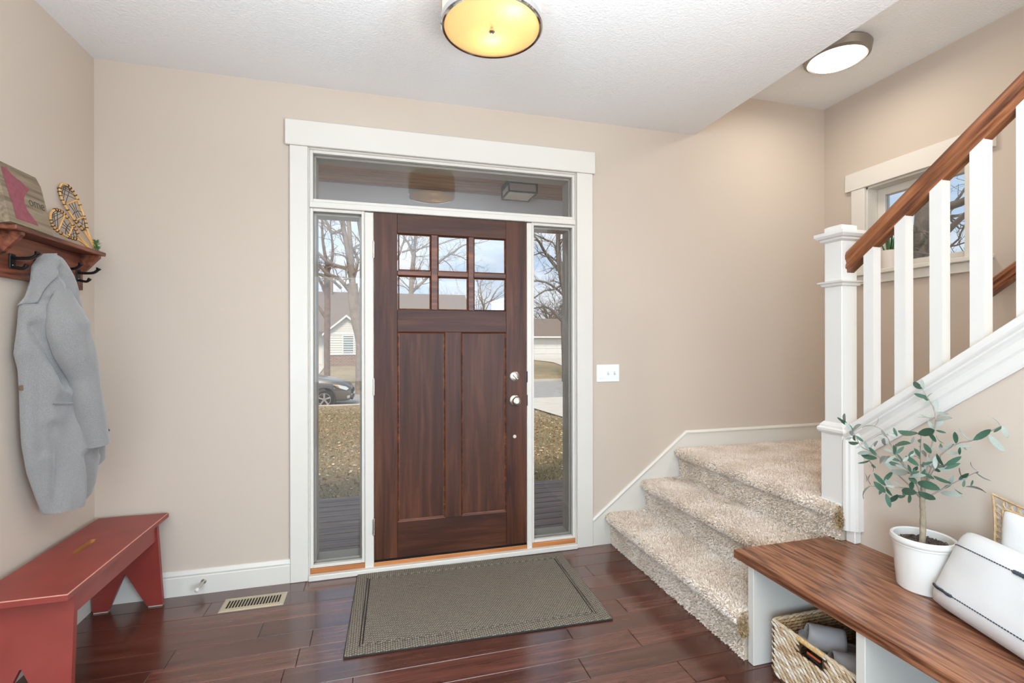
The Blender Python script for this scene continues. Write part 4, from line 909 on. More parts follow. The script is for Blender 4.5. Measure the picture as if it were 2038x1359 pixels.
LV = [
    (1.800, -1.373, 0.995, 1.782, -1.353, 1.014, 'd'), (1.800, -1.373, 0.995, 1.772, -1.396, 1.036, 'l'), (1.800, -1.382, 0.991, 1.793, -1.411, 0.971, 'd'), (1.790, -1.411, 0.963, 1.766, -1.468, 1.004, 'l'),
    (1.790, -1.414, 0.949, 1.760, -1.427, 0.973, 'l'), (1.790, -1.411, 0.943, 1.783, -1.387, 0.931, 'l'), (1.790, -1.425, 0.932, 1.819, -1.395, 0.947, 'd'), (1.790, -1.420, 0.953, 1.811, -1.440, 0.931, 'd'),
    (1.790, -1.437, 0.924, 1.809, -1.380, 0.917, 'd'), (1.790, -1.451, 0.921, 1.771, -1.441, 0.907, 'l'), (1.790, -1.434, 0.885, 1.793, -1.485, 0.899, 'l'), (1.790, -1.448, 0.883, 1.774, -1.522, 0.886, 'd'),
    (1.800, -1.476, 0.867, 1.777, -1.444, 0.850, 'd'), (1.800, -1.471, 0.866, 1.772, -1.509, 0.835, 't'), (1.800, -1.482, 0.855, 1.780, -1.511, 0.848, 'd'), (1.760, -1.508, 0.825, 1.790, -1.487, 0.780, 't'),
    (1.760, -1.508, 0.782, 1.783, -1.464, 0.718, 't'), (1.760, -1.486, 0.824, 1.781, -1.477, 0.789, 't'), (1.760, -1.521, 0.834, 1.781, -1.549, 0.793, 'D'), (1.760, -1.521, 0.802, 1.739, -1.580, 0.780, 'D'),
    (1.790, -1.542, 0.785, 1.777, -1.576, 0.764, 'd'), (1.790, -1.542, 0.762, 1.799, -1.551, 0.713, 'D'), (1.796, -1.578, 0.770, 1.821, -1.527, 0.724, 'D'), (1.809, -1.570, 0.762, 1.780, -1.616, 0.773, 'd'),
    (1.790, -1.534, 0.804, 1.797, -1.560, 0.845, 'd'), (1.780, -1.506, 1.004, 1.792, -1.452, 0.986, 't'), (1.780, -1.506, 1.004, 1.780, -1.521, 1.039, 't'), (1.800, -1.493, 0.924, 1.777, -1.521, 0.952, 'l'),
    (1.780, -1.519, 0.951, 1.778, -1.496, 0.915, 't'), (1.780, -1.545, 0.941, 1.751, -1.566, 0.973, 'l'), (1.780, -1.508, 0.960, 1.810, -1.519, 0.976, 't'), (1.780, -1.580, 0.989, 1.806, -1.531, 0.978, 'l'),
    (1.780, -1.590, 0.981, 1.783, -1.575, 1.010, 'd'), (1.780, -1.590, 0.978, 1.766, -1.565, 0.987, 'l'), (1.762, -1.588, 0.924, 1.767, -1.550, 0.930, 'l'), (1.740, -1.580, 0.911, 1.767, -1.539, 0.874, 'l'),
    (1.830, -1.507, 0.867, 1.854, -1.550, 0.861, 'D'), (1.800, -1.514, 0.871, 1.801, -1.549, 0.900, 'l'), (1.717, -1.626, 0.928, 1.724, -1.619, 0.960, 'd'), (1.719, -1.627, 0.957, 1.695, -1.697, 0.982, 'd'),
    (1.707, -1.640, 0.934, 1.729, -1.650, 0.961, 'd'), (1.780, -1.594, 1.001, 1.748, -1.680, 1.009, 'd'), (1.780, -1.660, 1.003, 1.748, -1.733, 1.030, 'D'), (1.900, -1.635, 1.005, 1.909, -1.662, 1.000, 'd'),
    (1.780, -1.691, 1.014, 1.765, -1.726, 0.989, 'D'), (1.788, -1.631, 0.963, 1.786, -1.642, 0.990, 'l'), (1.751, -1.697, 0.981, 1.786, -1.695, 0.944, 'D'), (1.758, -1.634, 0.922, 1.751, -1.682, 0.900, 'D'),
    (1.758, -1.670, 0.954, 1.768, -1.673, 0.940, 'd'), (1.765, -1.661, 0.937, 1.755, -1.650, 0.926, 'l'), (1.920, -1.681, 1.007, 1.937, -1.674, 0.964, 'D'), (1.930, -1.722, 0.983, 1.917, -1.695, 1.022, 't'),
    (1.930, -1.730, 0.987, 1.934, -1.776, 1.031, 'D'), (1.940, -1.779, 1.022, 1.965, -1.789, 1.041, 'd'), (1.940, -1.795, 1.047, 1.912, -1.780, 1.078, 't'), (1.940, -1.803, 1.046, 1.909, -1.834, 1.016, 'l'),
    (1.940, -1.767, 1.010, 1.921, -1.819, 0.967, 'l'), (1.920, -1.706, 0.961, 1.939, -1.705, 0.948, 'l'), (1.920, -1.697, 0.957, 1.928, -1.690, 0.929, 'd'), (1.861, -1.678, 0.940, 1.850, -1.679, 0.965, 'l'),
    (1.856, -1.696, 0.942, 1.853, -1.735, 0.948, 'l'), (1.784, -1.740, 0.917, 1.798, -1.776, 0.952, 'D'), (1.881, -1.643, 0.864, 1.912, -1.657, 0.885, 'D'), (1.846, -1.698, 0.888, 1.878, -1.723, 0.911, 'D'),
    (1.842, -1.671, 0.925, 1.827, -1.681, 0.885, 'l'), (1.927, -1.632, 0.911, 1.946, -1.599, 0.856, 'l'), (1.857, -1.620, 0.892, 1.888, -1.627, 0.872, 'l'), (1.836, -1.630, 0.872, 1.858, -1.638, 0.897, 'l'),
    (1.806, -1.627, 0.868, 1.785, -1.654, 0.891, 'd'), (1.810, -1.547, 0.845, 1.785, -1.624, 0.859, 'l'), (1.814, -1.598, 0.850, 1.847, -1.618, 0.858, 'd'), (1.790, -1.625, 0.844, 1.755, -1.672, 0.835, 'D'),
    (1.774, -1.641, 0.806, 1.751, -1.660, 0.842, 'D'), (1.851, -1.627, 0.857, 1.841, -1.669, 0.845, 'D'), (1.786, -1.655, 0.835, 1.758, -1.743, 0.837, 'D'), (1.888, -1.635, 0.844, 1.883, -1.693, 0.834, 'd'),
    (1.789, -1.600, 0.790, 1.758, -1.673, 0.807, 'D'), (1.815, -1.635, 0.793, 1.792, -1.706, 0.791, 'D'), (1.831, -1.596, 0.773, 1.806, -1.611, 0.747, 'd'), (1.784, -1.625, 0.844, 1.783, -1.684, 0.865, 'l'),
    (1.900, -1.632, 1.037, 1.882, -1.698, 1.058, 'l'), (1.900, -1.628, 1.011, 1.935, -1.636, 1.036, 'l'), (1.900, -1.628, 1.039, 1.874, -1.593, 1.045, 't'), (1.910, -1.619, 1.045, 1.912, -1.573, 1.054, 't'),
    (1.910, -1.626, 1.066, 1.929, -1.618, 1.112, 'l'), (1.920, -1.594, 1.112, 1.914, -1.553, 1.126, 'D'), (1.920, -1.577, 1.146, 1.954, -1.523, 1.164, 'D'), (1.910, -1.630, 1.066, 1.908, -1.671, 1.067, 'l'),
    (1.910, -1.710, 0.858, 1.892, -1.713, 0.893, 'l'), (1.930, -1.738, 0.880, 1.924, -1.782, 0.865, 't'), (1.930, -1.738, 0.887, 1.898, -1.740, 0.918, 't'), (1.930, -1.728, 0.852, 1.924, -1.725, 0.832, 'd'),
    (1.910, -1.716, 0.850, 1.892, -1.723, 0.830, 'd'), (1.910, -1.685, 0.812, 1.937, -1.693, 0.793, 'd'), (1.905, -1.647, 0.787, 1.905, -1.713, 0.795, 'l'), (1.910, -1.720, 0.830, 1.877, -1.796, 0.834, 't'),
    (1.910, -1.712, 0.858, 1.893, -1.739, 0.881, 'd'), (1.900, -1.637, 0.988, 1.882, -1.673, 0.967, 't'), (1.859, -1.677, 0.969, 1.840, -1.694, 0.959, 'd'), (1.818, -1.619, 0.934, 1.793, -1.618, 0.911, 'd'),
    (1.715, -1.656, 0.911, 1.745, -1.653, 0.927, 'l'), (1.871, -1.625, 0.912, 1.905, -1.582, 0.921, 'l'), (1.776, -1.702, 0.955, 1.804, -1.700, 0.967, 'l'), (1.799, -1.651, 0.913, 1.819, -1.619, 0.914, 'd'),
    (1.847, -1.636, 0.872, 1.847, -1.623, 0.844, 'D'), (1.788, -1.645, 0.879, 1.768, -1.645, 0.856, 'd'), (1.830, -1.517, 0.817, 1.856, -1.523, 0.838, 'l'),
]
# ================================================================== BUILT-IN BENCH
bb = thing('entry_bench', (1.73, -1.2, 0), 'built-in entry bench with chestnut wood top and white cubby dividers under the stairs', 'bench')
TZ = 0.439
poly = [(1.450, -1.157), (1.450, -3.3), (2.0195, -3.3), (2.0195, -1.2165), (1.958, -1.2165), (1.958, -1.157)]
mb = MB(); n = len(poly); ch = 0.003
def inset(p): return (p[0] + (ch if p[0] < 1.46 else 0), p[1] - (ch if p[1] > -1.16 else 0))
rows_ = [[(*p, TZ - 0.035) for p in poly], [(*p, TZ - ch) for p in poly], [(*inset(p), TZ) for p in poly]]
mb.add(sum(rows_, []), [(a * n + j, a * n + (j + 1) % n, (a + 1) * n + (j + 1) % n, (a + 1) * n + j) for a in range(2) for j in range(n)])
mb.add(rows_[2], [(0, 1, 2, 3), (0, 3, 4, 5)]); mb.add(rows_[0], [(0, 1, 2, 3), (0, 3, 4, 5)])
M_bench_top = M_bench
o = mb.build('bench_top', M_bench, bb)
for ya in (-1.224, -1.693, -2.19, -2.69, -3.19): MB().box((1.463, ya - 0.031, 0.001), (2.019, ya, TZ - 0.0355), 0.0015).build('divider', M_trim, bb)

# ------------------------------------------------------------------ basket
bk = thing('woven_basket', (1.66, -1.49, 0), 'woven natural seagrass basket with handle hole in the cubby', 'basket')
kx0, kx1, ky0, ky1, kz = 1.500, 1.930, -1.672, -1.312, 0.222
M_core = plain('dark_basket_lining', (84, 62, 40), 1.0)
hy0, hy1, hz0, hz1 = -1.535, -1.438, 0.158, 0.202     # hand hole
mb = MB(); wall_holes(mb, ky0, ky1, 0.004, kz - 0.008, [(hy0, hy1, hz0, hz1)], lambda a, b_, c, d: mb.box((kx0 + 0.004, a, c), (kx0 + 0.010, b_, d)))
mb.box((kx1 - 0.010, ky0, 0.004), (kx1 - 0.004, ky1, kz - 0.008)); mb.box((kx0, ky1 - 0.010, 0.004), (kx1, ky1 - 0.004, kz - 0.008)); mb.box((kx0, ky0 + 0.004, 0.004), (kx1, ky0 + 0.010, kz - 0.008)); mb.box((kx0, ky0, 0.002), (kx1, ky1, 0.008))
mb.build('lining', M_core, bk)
tans = [plain('seagrass_%s' % nm, c, 0.85, bs=90, bstr=0.5, var=0.22, vs=50) for nm, c in (('straw', (212, 188, 156)), ('pale', (228, 214, 194)), ('tan', (186, 154, 118)))]
def strand_mesh(L, w, t, mt):
    """One fat twisted strand lying along +X, thickness towards +Z."""
    prof = [(-0.5, 0.15), (-0.34, 0.75), (-0.1, 1.0), (0.14, 0.95), (0.36, 0.65), (0.5, 0.12)]; m = MB()
    V = []
    for x, s_ in prof:
        for a in (0, 60, 120, 180, 240, 300): V.append((x * L, 0.5 * w * s_ * math.cos(R_(a)), 0.5 * t * s_ * math.sin(R_(a))))
    F = [(i * 6 + j, i * 6 + (j + 1) % 6, (i + 1) * 6 + (j + 1) % 6, (i + 1) * 6 + j) for i in range(5) for j in range(6)] + [(0, 1, 2, 3, 4, 5), (30, 31, 32, 33, 34, 35)]
    m.add(V, F); return m.mesh('strand', mt, 60)
SM = [strand_mesh(0.035, 0.0118, 0.012, t) for t in tans]
rg = random.Random(8); nz_ = 17; pitch = (kz - 0.012) / nz_
for r0 in range(nz_):
    zc = 0.010 + pitch * (r0 + 0.5); nn_ = 14
    for c0 in range(nn_):
        yc = lerp(ky0 + 0.008, ky1 - 0.006, (c0 + 0.5 + (0.25 if r0 % 2 else -0.25)) / nn_)
        if hy0 - 0.012 < yc < hy1 + 0.012 and hz0 - 0.005 < zc < hz1 + 0.005: continue
        tilt = (1 if True else -1) * R_(24 + rg.uniform(-7, 7))
        M = Matrix(((0, 0, -1, kx0 + 0.002 + rg.uniform(-0.001, 0.001)), (-1, 0, 0, yc), (0, 1, 0, zc + rg.uniform(-0.001, 0.001)), (0, 0, 0, 1))) @ Matrix.Rotation(-tilt, 4, 'Z') @ Matrix.Scale(rg.uniform(0.9, 1.12), 4)
        link('strand', rg.choice(SM), bk, M=M)
mb = MB()      # the weave of the other three sides, mostly hidden
for r0 in range(nz_):
    zc = 0.010 + pitch * (r0 + 0.5)
    for (p0, p1, nx, inn) in (((kx0, ky1), (kx1, ky1), 15, (0, -1)), ((kx0, ky0), (kx1, ky0), 15, (0, 1)), ((kx1, ky0), (kx1, ky1), 13, (-1, 0))):
        for c0 in range(nx):
            t0_, t1_ = (c0 + 0.35 + (0.3 if r0 % 2 else 0)) / nx, (c0 + 1.5 + (0.3 if r0 % 2 else 0)) / nx
            for off in (0.003, -0.013):
                A = Vector((lerp(p0[0], p1[0], t0_), lerp(p0[1], p1[1], t0_), zc - 0.004)); B = Vector((lerp(p0[0], p1[0], min(1, t1_)), lerp(p0[1], p1[1], min(1, t1_)), zc + 0.006))
                o_2 = Vector((-inn[0] * off, -inn[1] * off, 0)); mb.tube([A + o_2, (A + B) / 2 + o_2 * 1.6, B + o_2], [0.003, 0.0062, 0.003], 5)
o = mb.build('side_weave', plain('seagrass_side', (176, 140, 98), 0.9, var=0.3, vs=40), bk, 60); o['kind'] = 'stuff'
rim = [(kx0 + 0.004, ky0 + 0.004), (kx1 - 0.004, ky0 + 0.004), (kx1 - 0.004, ky1 - 0.004), (kx0 + 0.004, ky1 - 0.004)]
for i in range(4):
    a, b_ = rim[i], rim[(i + 1) % 4]; k = 34; mb = MB()
    for s0 in (0, math.pi):
        mb.tube([(lerp(a[0], b_[0], t / k) + 0.003 * math.cos(t * 0.9 + s0) * (a[0] == b_[0]), lerp(a[1], b_[1], t / k) + 0.004 * math.cos(t * 0.9 + s0) * (a[1] == b_[1]), kz - 0.004 + 0.0025 * math.sin(t * 0.9 + s0)) for t in range(k + 1)], 0.0055, 6)
    mb.build('rim_braid', tans[0], bk, 60)
hw_ = plain('tan_raffia_wrap', (206, 164, 104), 0.85, var=0.2, vs=90)
for k in range(15):
    yy = lerp(hy0 - 0.003, hy1 + 0.003, k / 14); mb = MB(); mb.lathe([(0.0095, -0.0037), (0.0108, -0.0015), (0.0108, 0.0015), (0.0095, 0.0037)], (0, 0, 0), 10, M=Matrix.Translation((kx0 + 0.005, yy, kz - 0.008)) @ Matrix.Rotation(R_(90), 4, 'X'), close=False); mb.build('handle_wrap', hw_, bk, 50)
# slippers inside
M_slip = plain('taupe_foam_rubber', (172, 166, 164), 0.75, bs=300, bstr=0.1)
def slipper(M, label):
    """Slide sandal along +Y (toe at +Y), sole plus one wide strap."""
    root = thing('slide_slipper', M.translation, label, 'slipper', 'grey slippers in the basket')
    Ls = [(0.0, 0.020), (0.04, 0.034), (0.12, 0.037), (0.40, 0.034), (0.65, 0.045), (0.80, 0.048), (0.92, 0.038), (0.98, 0.022), (1.0, 0.006)]; LEN = 0.265
    def sole(u, v):
        th = 2 * math.pi * u; t = v; w_ = interp(Ls, t); x = w_ * math.cos(th); zt_ = 0.020 + 0.012 * (1 - t) ** 2; dish = 0.006 * (1 - abs(math.cos(th)) ** 4)
        z = (zt_ - dish if math.sin(th) > 0.2 else (zt_ + 0.004 if abs(math.sin(th)) <= 0.2 else 0.0))
        return M @ Vector((x, (t - 0.5) * LEN, z))
    mb = MB(); mb.grid(sole, 24, 26, wrapu=True); mb.f += [tuple(range(24)), tuple(range(25 * 24, 26 * 24))]; mb.m += [0, 0]; mb.build('sole', M_slip, root, 50)
    def strap(u, v):
        a = R_(lerp(-14, 194, u)); t = lerp(0.46, 0.90, v); curve = 0.06 * (abs(u - 0.5) * 2) ** 2
        t2 = t - (curve * (1 - v) if v < 0.5 else -curve * 0.4 * v); w_ = interp(Ls, min(0.97, t2)) + 0.006
        hgt = lerp(0.075, 0.054, v); return M @ Vector((w_ * math.cos(a), (t2 - 0.5) * LEN, 0.012 + max(-0.006, hgt * math.sin(a))))
    mb = MB(); mb.grid(strap, 22, 12); o = mb.build('strap', M_slip, root, 60); s = o.modifiers.new('thick', 'SOLIDIFY'); s.thickness = 0.006; s.offset = -1
    return root
slipper(Matrix.Translation((1.665, -1.455, 0.150)) @ Matrix.Rotation(R_(4), 4, 'Y') @ Matrix.Rotation(R_(52), 4, 'Z') @ Matrix.Rotation(R_(6), 4, 'X'), 'taupe slide slipper farther back in the basket with its toe hole showing')
slipper(Matrix.Translation((1.640, -1.582, 0.118)) @ Matrix.Rotation(R_(4), 4, 'Y') @ Matrix.Rotation(R_(52), 4, 'Z') @ Matrix.Rotation(R_(6), 4, 'X'), 'taupe slide slipper in front, partly behind the white divider')
fl = thing('flip_flop', (1.565, -1.47, 0.12), 'dark sandal with orange edge seen through the basket handle hole', 'sandal')
MB().box((1.525, -1.535, 0.010), (1.585, -1.44, 0.020), 0.004, M=Matrix.Translation((0, 0, 0.142)) @ Matrix.Translation((1.56, -1.45, 0)) @ Matrix.Rotation(R_(8), 4, 'X') @ Matrix.Translation((-1.56, 1.45, 0))).build('sole', plain('black_foam', (34, 30, 30), 0.8), fl)
MB().box((1.521, -1.510, 0.1655), (1.527, -1.452, 0.1735), 0.002).build('orange_edge', plain('orange_rubber', (214, 98, 44), 0.6), fl)
MB().box((1.53, -1.64, 0.009), (1.90, -1.34, 0.125), 0.02).build('shoe_pile', plain('dark_shoe_leather', (46, 42, 42), 0.7), fl) if False else None

# ------------------------------------------------------------------ olive tree
PX, PY = 1.869, -1.613
ot = thing('potted_olive_tree', (PX, PY, TZ), 'small artificial olive tree in a white ceramic pot on the bench', 'plant')
MB().lathe([(0, 0), (0.070, 0), (0.0745, 0.004), (0.080, 0.06), (0.0865, 0.150), (0.0870, 0.157), (0.0905, 0.159), (0.0905, 0.165), (0.094, 0.168), (0.0955, 0.176), (0.0925, 0.186), (0.087, 0.188), (0.083, 0.184), (0.081, 0.160), (0.078, 0.12), (0, 0.12)], (PX, PY, TZ + 0.0005), 48).build('pot', M_white_pot, ot, 40)
def mulch(u, v):
    a = 2 * math.pi * u; r = 0.0800 * v; x, y = PX + r * math.cos(a), PY + r * math.sin(a); return (x, y, TZ + 0.163 + 0.006 * noise.noise(Vector((x * 90, y * 90, 2))) - 0.004 * v)
mb = MB(); mb.grid(mulch, 40, 12, wrapu=True)
r_ = random.Random(3)
for i in range(220):
    a = r_.uniform(0, 6.28); r = 0.078 * math.sqrt(r_.random()); p = Vector((PX + r * math.cos(a), PY + r * math.sin(a), TZ + 0.164)); d = Vector((r_.gauss(0, 1), r_.gauss(0, 1), r_.gauss(0, 0.35))).normalized() * r_.uniform(0.003, 0.008)
    mb.tube([p - d, p + d], [0.002, 0.0012], 4)
o = mb.build('mulch', M_soil, ot); o['kind'] = 'stuff'
trunk = [(PX - 0.004, PY, TZ + 0.155), (PX - 0.002, PY - 0.001, 0.64), (PX + 0.002, PY + 0.001, 0.70), (PX, PY + 0.002, 0.745), (PX + 0.001, PY, 0.80), (PX + 0.002, PY - 0.004, 0.84)]
pts = arc3(trunk, 6); MB().tube(pts, [0.0098 - 0.0030 * i / len(pts) + 0.0007 * math.sin(i * 2.1) for i in range(len(pts))], 10).build('trunk', M_bark, ot, 60)
for br in BR:
    pts = arc3(br, 5); k = len(pts); MB().tube(pts, [lerp(0.0030, 0.0010, i / k) for i in range(k)], 6).build('branch', M_twig, ot, 60)
def leaf_mesh(bend, w, md, ml):
    prof = [(0.0, 0.12), (0.12, 0.55), (0.3, 0.92), (0.55, 1.0), (0.78, 0.78), (0.92, 0.42), (1.0, 0.04)]; m = MB(); V = []; F = []; MI = []
    for top in (1, 0):
        for x, s_ in prof:
            zz = -bend * (x - 0.5) ** 2 * 4 * 0.5 + bend * 0.5
            for j in (-1, 0, 1): V.append((x, j * s_ * w * 0.5, zz + (0.012 if j else 0.0) + (0.010 if top else 0.0)))
    for top in (0, 1):
        for i in range(6):
            for j in range(2):
                a = top * 21 + i * 3 + j; F.append((a, a + 1, a + 4, a + 3) if top == 0 else (a, a + 3, a + 4, a + 1)); MI.append(0 if top == 0 else 1)
    m.v, m.f, m.m = V, F, MI; return m.mesh('leaf', [md, ml], 60, False)
LM = {'D': [leaf_mesh(b_, 0.31, M_leaf_d, M_leaf_l) for b_ in (0.10, -0.10)], 'd': [leaf_mesh(b_, 0.29, M_leaf_d, M_leaf_l) for b_ in (0.16, -0.14)], 'l': [leaf_mesh(b_, 0.30, M_leaf_l, M_leaf_l) for b_ in (0.14, -0.12)], 't': [leaf_mesh(b_, 0.13, M_leaf_l, M_leaf_d) for b_ in (0.24, -0.22)]}
r_ = random.Random(21)
view = Vector((-0.80, -0.55, 0.25))
for x0, y0, z0, x1, y1, z1, kd in LV:
    A, B = Vector((x0, y0, z0)), Vector((x1, y1, z1)); ax = (B - A); Ln = ax.length; ax.normalize()
    nrm = Vector((-0.80 + r_.gauss(0, 0.35), -0.55 + r_.gauss(0, 0.35), 0.35 + r_.gauss(0, 0.35)))
    if kd == 't': nrm = ax.cross(Vector((-0.80, -0.55, 0.0))) + nrm * 0.4
    nrm = (nrm - ax * nrm.dot(ax)).normalized(); sd = nrm.cross(ax)
    M = Matrix(((ax.x, sd.x, nrm.x, A.x), (ax.y, sd.y, nrm.y, A.y), (ax.z, sd.z, nrm.z, A.z), (0, 0, 0, 1))) @ Matrix.Scale(Ln, 4)
    link('leaf', r_.choice(LM[kd]), ot, M=M)

for br in BR:          # the smaller leaves that fill the crown
    for k in range(5):
        i = r_.randint(1, len(br) - 2); A = Vector(br[i]).lerp(Vector(br[i + 1]), r_.random()); ax = (Vector(br[i + 1]) - Vector(br[i])).normalized() + Vector((r_.gauss(-0.2, 0.7), r_.gauss(0, 0.8), r_.gauss(0.1, 0.7)))
        ax.normalize(); Ln = r_.uniform(0.028, 0.048)
        if (A + ax * Ln).x > 1.99: continue
        nrm = Vector((-0.8 + r_.gauss(0, 0.5), -0.55 + r_.gauss(0, 0.5), 0.35 + r_.gauss(0, 0.4))); nrm = (nrm - ax * nrm.dot(ax)).normalized(); sd = nrm.cross(ax)
        link('leaf', r_.choice(LM[r_.choice('dDll')]), ot, M=Matrix(((ax.x, sd.x, nrm.x, A.x), (ax.y, sd.y, nrm.y, A.y), (ax.z, sd.z, nrm.z, A.z), (0, 0, 0, 1))) @ Matrix.Scale(Ln, 4))

# ------------------------------------------------------------------ cushions
def pillow_fn(O, ex_, ey_, en_, W, H, T, seed, pinch=0.06, rnd=0.05):
    def fn(u, v, side=1, off=0.0):
        a, b_ = 2 * u - 1, 2 * v - 1
        pin = pinch * (1 - b_ * b_) * abs(a) ** 3 + rnd * b_ ** 8; pin2 = pinch * (1 - a * a) * abs(b_) ** 3 + rnd * 1.6 * a ** 8
        x = W * 0.5 * (a * (1 - pin * 0.9)); y = H * 0.5 * (b_ * (1 - pin2 * 1.2))
        h = T * 0.5 * max(0.0, (1 - a ** 4) * (1 - b_ ** 4)) ** 0.55
        w_ = 0.006 * noise.noise(Vector((a * 2.2, b_ * 2.2, seed + side * 3))) * (1 - max(abs(a), abs(b_)) ** 6)
        return O + ex_ * x + ey_ * y + en_ * (side * h + side * w_ + side * off)
    return fn
def pillow(name, fn, parent, mt):
    mb = MB(); mb.grid(lambda u, v: fn(u, v, 1), 40, 30); mb.grid(lambda u, v: fn(u, v, -1), 40, 30)
    return mb.build(name, mt, parent, 80)
# lumbar pillow in front
BLp, TLp = Vector((1.777, -1.676, TZ + 0.017)), Vector((1.893, -1.708, 0.698))
ex_ = Vector((-0.31, -0.951, 0.0)).normalized(); ey_ = (TLp - BLp); Hh = ey_.length; ey_.normalize(); ey_ = (ey_ - ex_ * ey_.dot(ex_)).normalized(); en_ = ex_.cross(ey_)
if en_.x > 0: en_ = -en_
Wl = 0.56; Oc = BLp + ex_ * Wl / 2 + ey_ * Hh / 2 - en_ * 0.025
lp = thing('lumbar_pillow', BLp, 'white lumbar pillow with dashed charcoal stripes leaning on the bench beside the pot', 'pillow')
f1 = pillow_fn(Oc, ex_, ey_, en_, Wl, Hh, 0.12, 2.0, 0.015, 0.03)
pillow('cushion_cover', f1, lp, M_cushion)
def stripe(v0, u0, u1, thick=False):
    mb = MB()
    if thick:
        k = 30; mb.tube([f1(lerp(u0, u1, i / k), v0 + 0.004 * math.sin(i * 2.7), 1, 0.002) for i in range(k + 1)], [0.0058 + 0.0014 * math.sin(i * 3.1) for i in range(k + 1)], 6, flat=0.7)
    else:
        k = int((u1 - u0) * Wl / 0.0085)
        for i in range(k):
            a = lerp(u0, u1, (i + 0.1) / k); b_ = lerp(u0, u1, (i + 0.72) / k); mb.tube([f1(a, v0, 1, 0.0005), f1(b_, v0, 1, 0.0005)], 0.0019, 5)
    return mb.build('stripe_tuft' if thick else 'dashed_stripe', M_ink, lp, 60)
stripe(0.77, 0.02, 0.44); stripe(0.77, 0.44, 0.62, True); stripe(0.77, 0.62, 0.98)
stripe(0.19, 0.02, 0.21, True); stripe(0.19, 0.21, 0.98)
# back cushion with rope lattice edge
bc = thing('rope_trim_cushion', (1.93, -1.98, TZ), 'white cushion edged with tan jute rope loops against the wall behind the striped pillow', 'pillow')
W2, H2_ = 0.44, 0.40
TL2 = Vector((1.965, -1.762, 0.812)); ey2 = Vector((0.20, 0.0, 1)).normalized(); ex2 = Vector((-0.10, -1, 0)).normalized(); ex2 = (ex2 - ey2 * ex2.dot(ey2)).normalized(); en2 = ex2.cross(ey2)
if en2.x > 0: en2 = -en2
TLc = TL2; O2 = TLc + ex2 * W2 / 2 - ey2 * H2_ / 2
gap = 0.030
f2 = pillow_fn(O2, ex2, ey2, en2, W2 - 2 * gap, H2_ - 2 * gap, 0.10, 7.0, 0.13, 0.03)
f3 = pillow_fn(O2, ex2, ey2, en2, W2, H2_, 0.02, 7.0, 0.13, 0.0)
pillow('cushion_cover', f2, bc, M_cushion)
def edgep(fn, e, t): return fn(*((t, 1.0) if e == 0 else (0.0, 1 - t) if e == 1 else (t, 0.0) if e == 2 else (1.0, 1 - t)), 1)
mb = MB()
for e in (0, 1, 3): mb.grid(lambda u, v, e=e: edgep(f2, e, u).lerp(edgep(f3, e, lerp(0.068, 0.932, u)), v) - en2 * 0.012, 25, 2)
mb.build('border_flange', M_cushion, bc, 60)
for e in (0, 1, 3):
    for fn in (f2, f3):
        pts = [edgep(fn, e, i / 24) for i in range(25)]; MB().tube(pts, 0.0042, 6).build('edge_rope', M_rope, bc, 60)
    nl = 17
    for i in range(nl):
        g_ = lambda t: edgep(f3, e, lerp(0.068, 0.932, t)); a, b_ = edgep(f2, e, (i + 0.5) / nl), g_((i + 0.5) / nl); m_ = (a + b_) / 2; r = (b_ - a) / 2 * 0.95; s_ = (g_((i + 0.9) / nl) - g_((i + 0.1) / nl)) / 2 * 1.15
        MB().tube([m_ + r * math.cos(t * math.pi / 5) + s_ * math.sin(t * math.pi / 5) for t in range(10)], 0.0026, 5, closed=True).build('rope_loop', M_rope, bc, 60)
# sill plant
sp_ = thing('sill_plant', (3.20, -0.46, 1.797), 'green spiky potted plant in a pale pot on the stair window sill', 'plant')
MB().lathe([(0, 0), (0.042, 0), (0.046, 0.01), (0.056, 0.10), (0.058, 0.118), (0.052, 0.118), (0.050, 0.10), (0, 0.10)], (3.245, -0.47, 1.7975), 32).build('pot', plain('pale_blush_ceramic', (226, 214, 204), 0.4), sp_, 40)
MB().lathe([(0, 0.103), (0.050, 0.103)], (3.245, -0.47, 1.7975), 20).build('soil', M_soil, sp_)
r_ = random.Random(9); M_aloe = plain('aloe_green', (72, 112, 62), 0.5, var=0.35, vs=20)
for (dy, dx, hh, w_) in ((0.10, -0.02, 0.20, 0.012), (0.055, 0.0, 0.26, 0.012), (0.02, -0.02, 0.17, 0.018), (-0.015, -0.03, 0.20, 0.02), (-0.05, -0.01, 0.16, 0.018), (-0.09, -0.02, 0.14, 0.014), (0.0, 0.03, 0.24, 0.016), (-0.03, 0.02, 0.18, 0.016)):
    b0 = Vector((3.245, -0.47, 1.895)); pts = [b0 + Vector((dx * 0.3, dy * 0.2, 0)), b0 + Vector((dx * 0.6, dy * 0.5, hh * 0.4)), b0 + Vector((dx, dy * 0.9, hh * 0.75)), b0 + Vector((dx, dy, hh))]
    MB().tube(arc3(pts, 4), [w_ * q for q in (0.7, 0.85, 0.95, 1, 0.98, 0.92, 0.85, 0.75, 0.6, 0.45, 0.3, 0.16, 0.03)], 8, flat=0.35).build('leaf', M_aloe, sp_, 60)
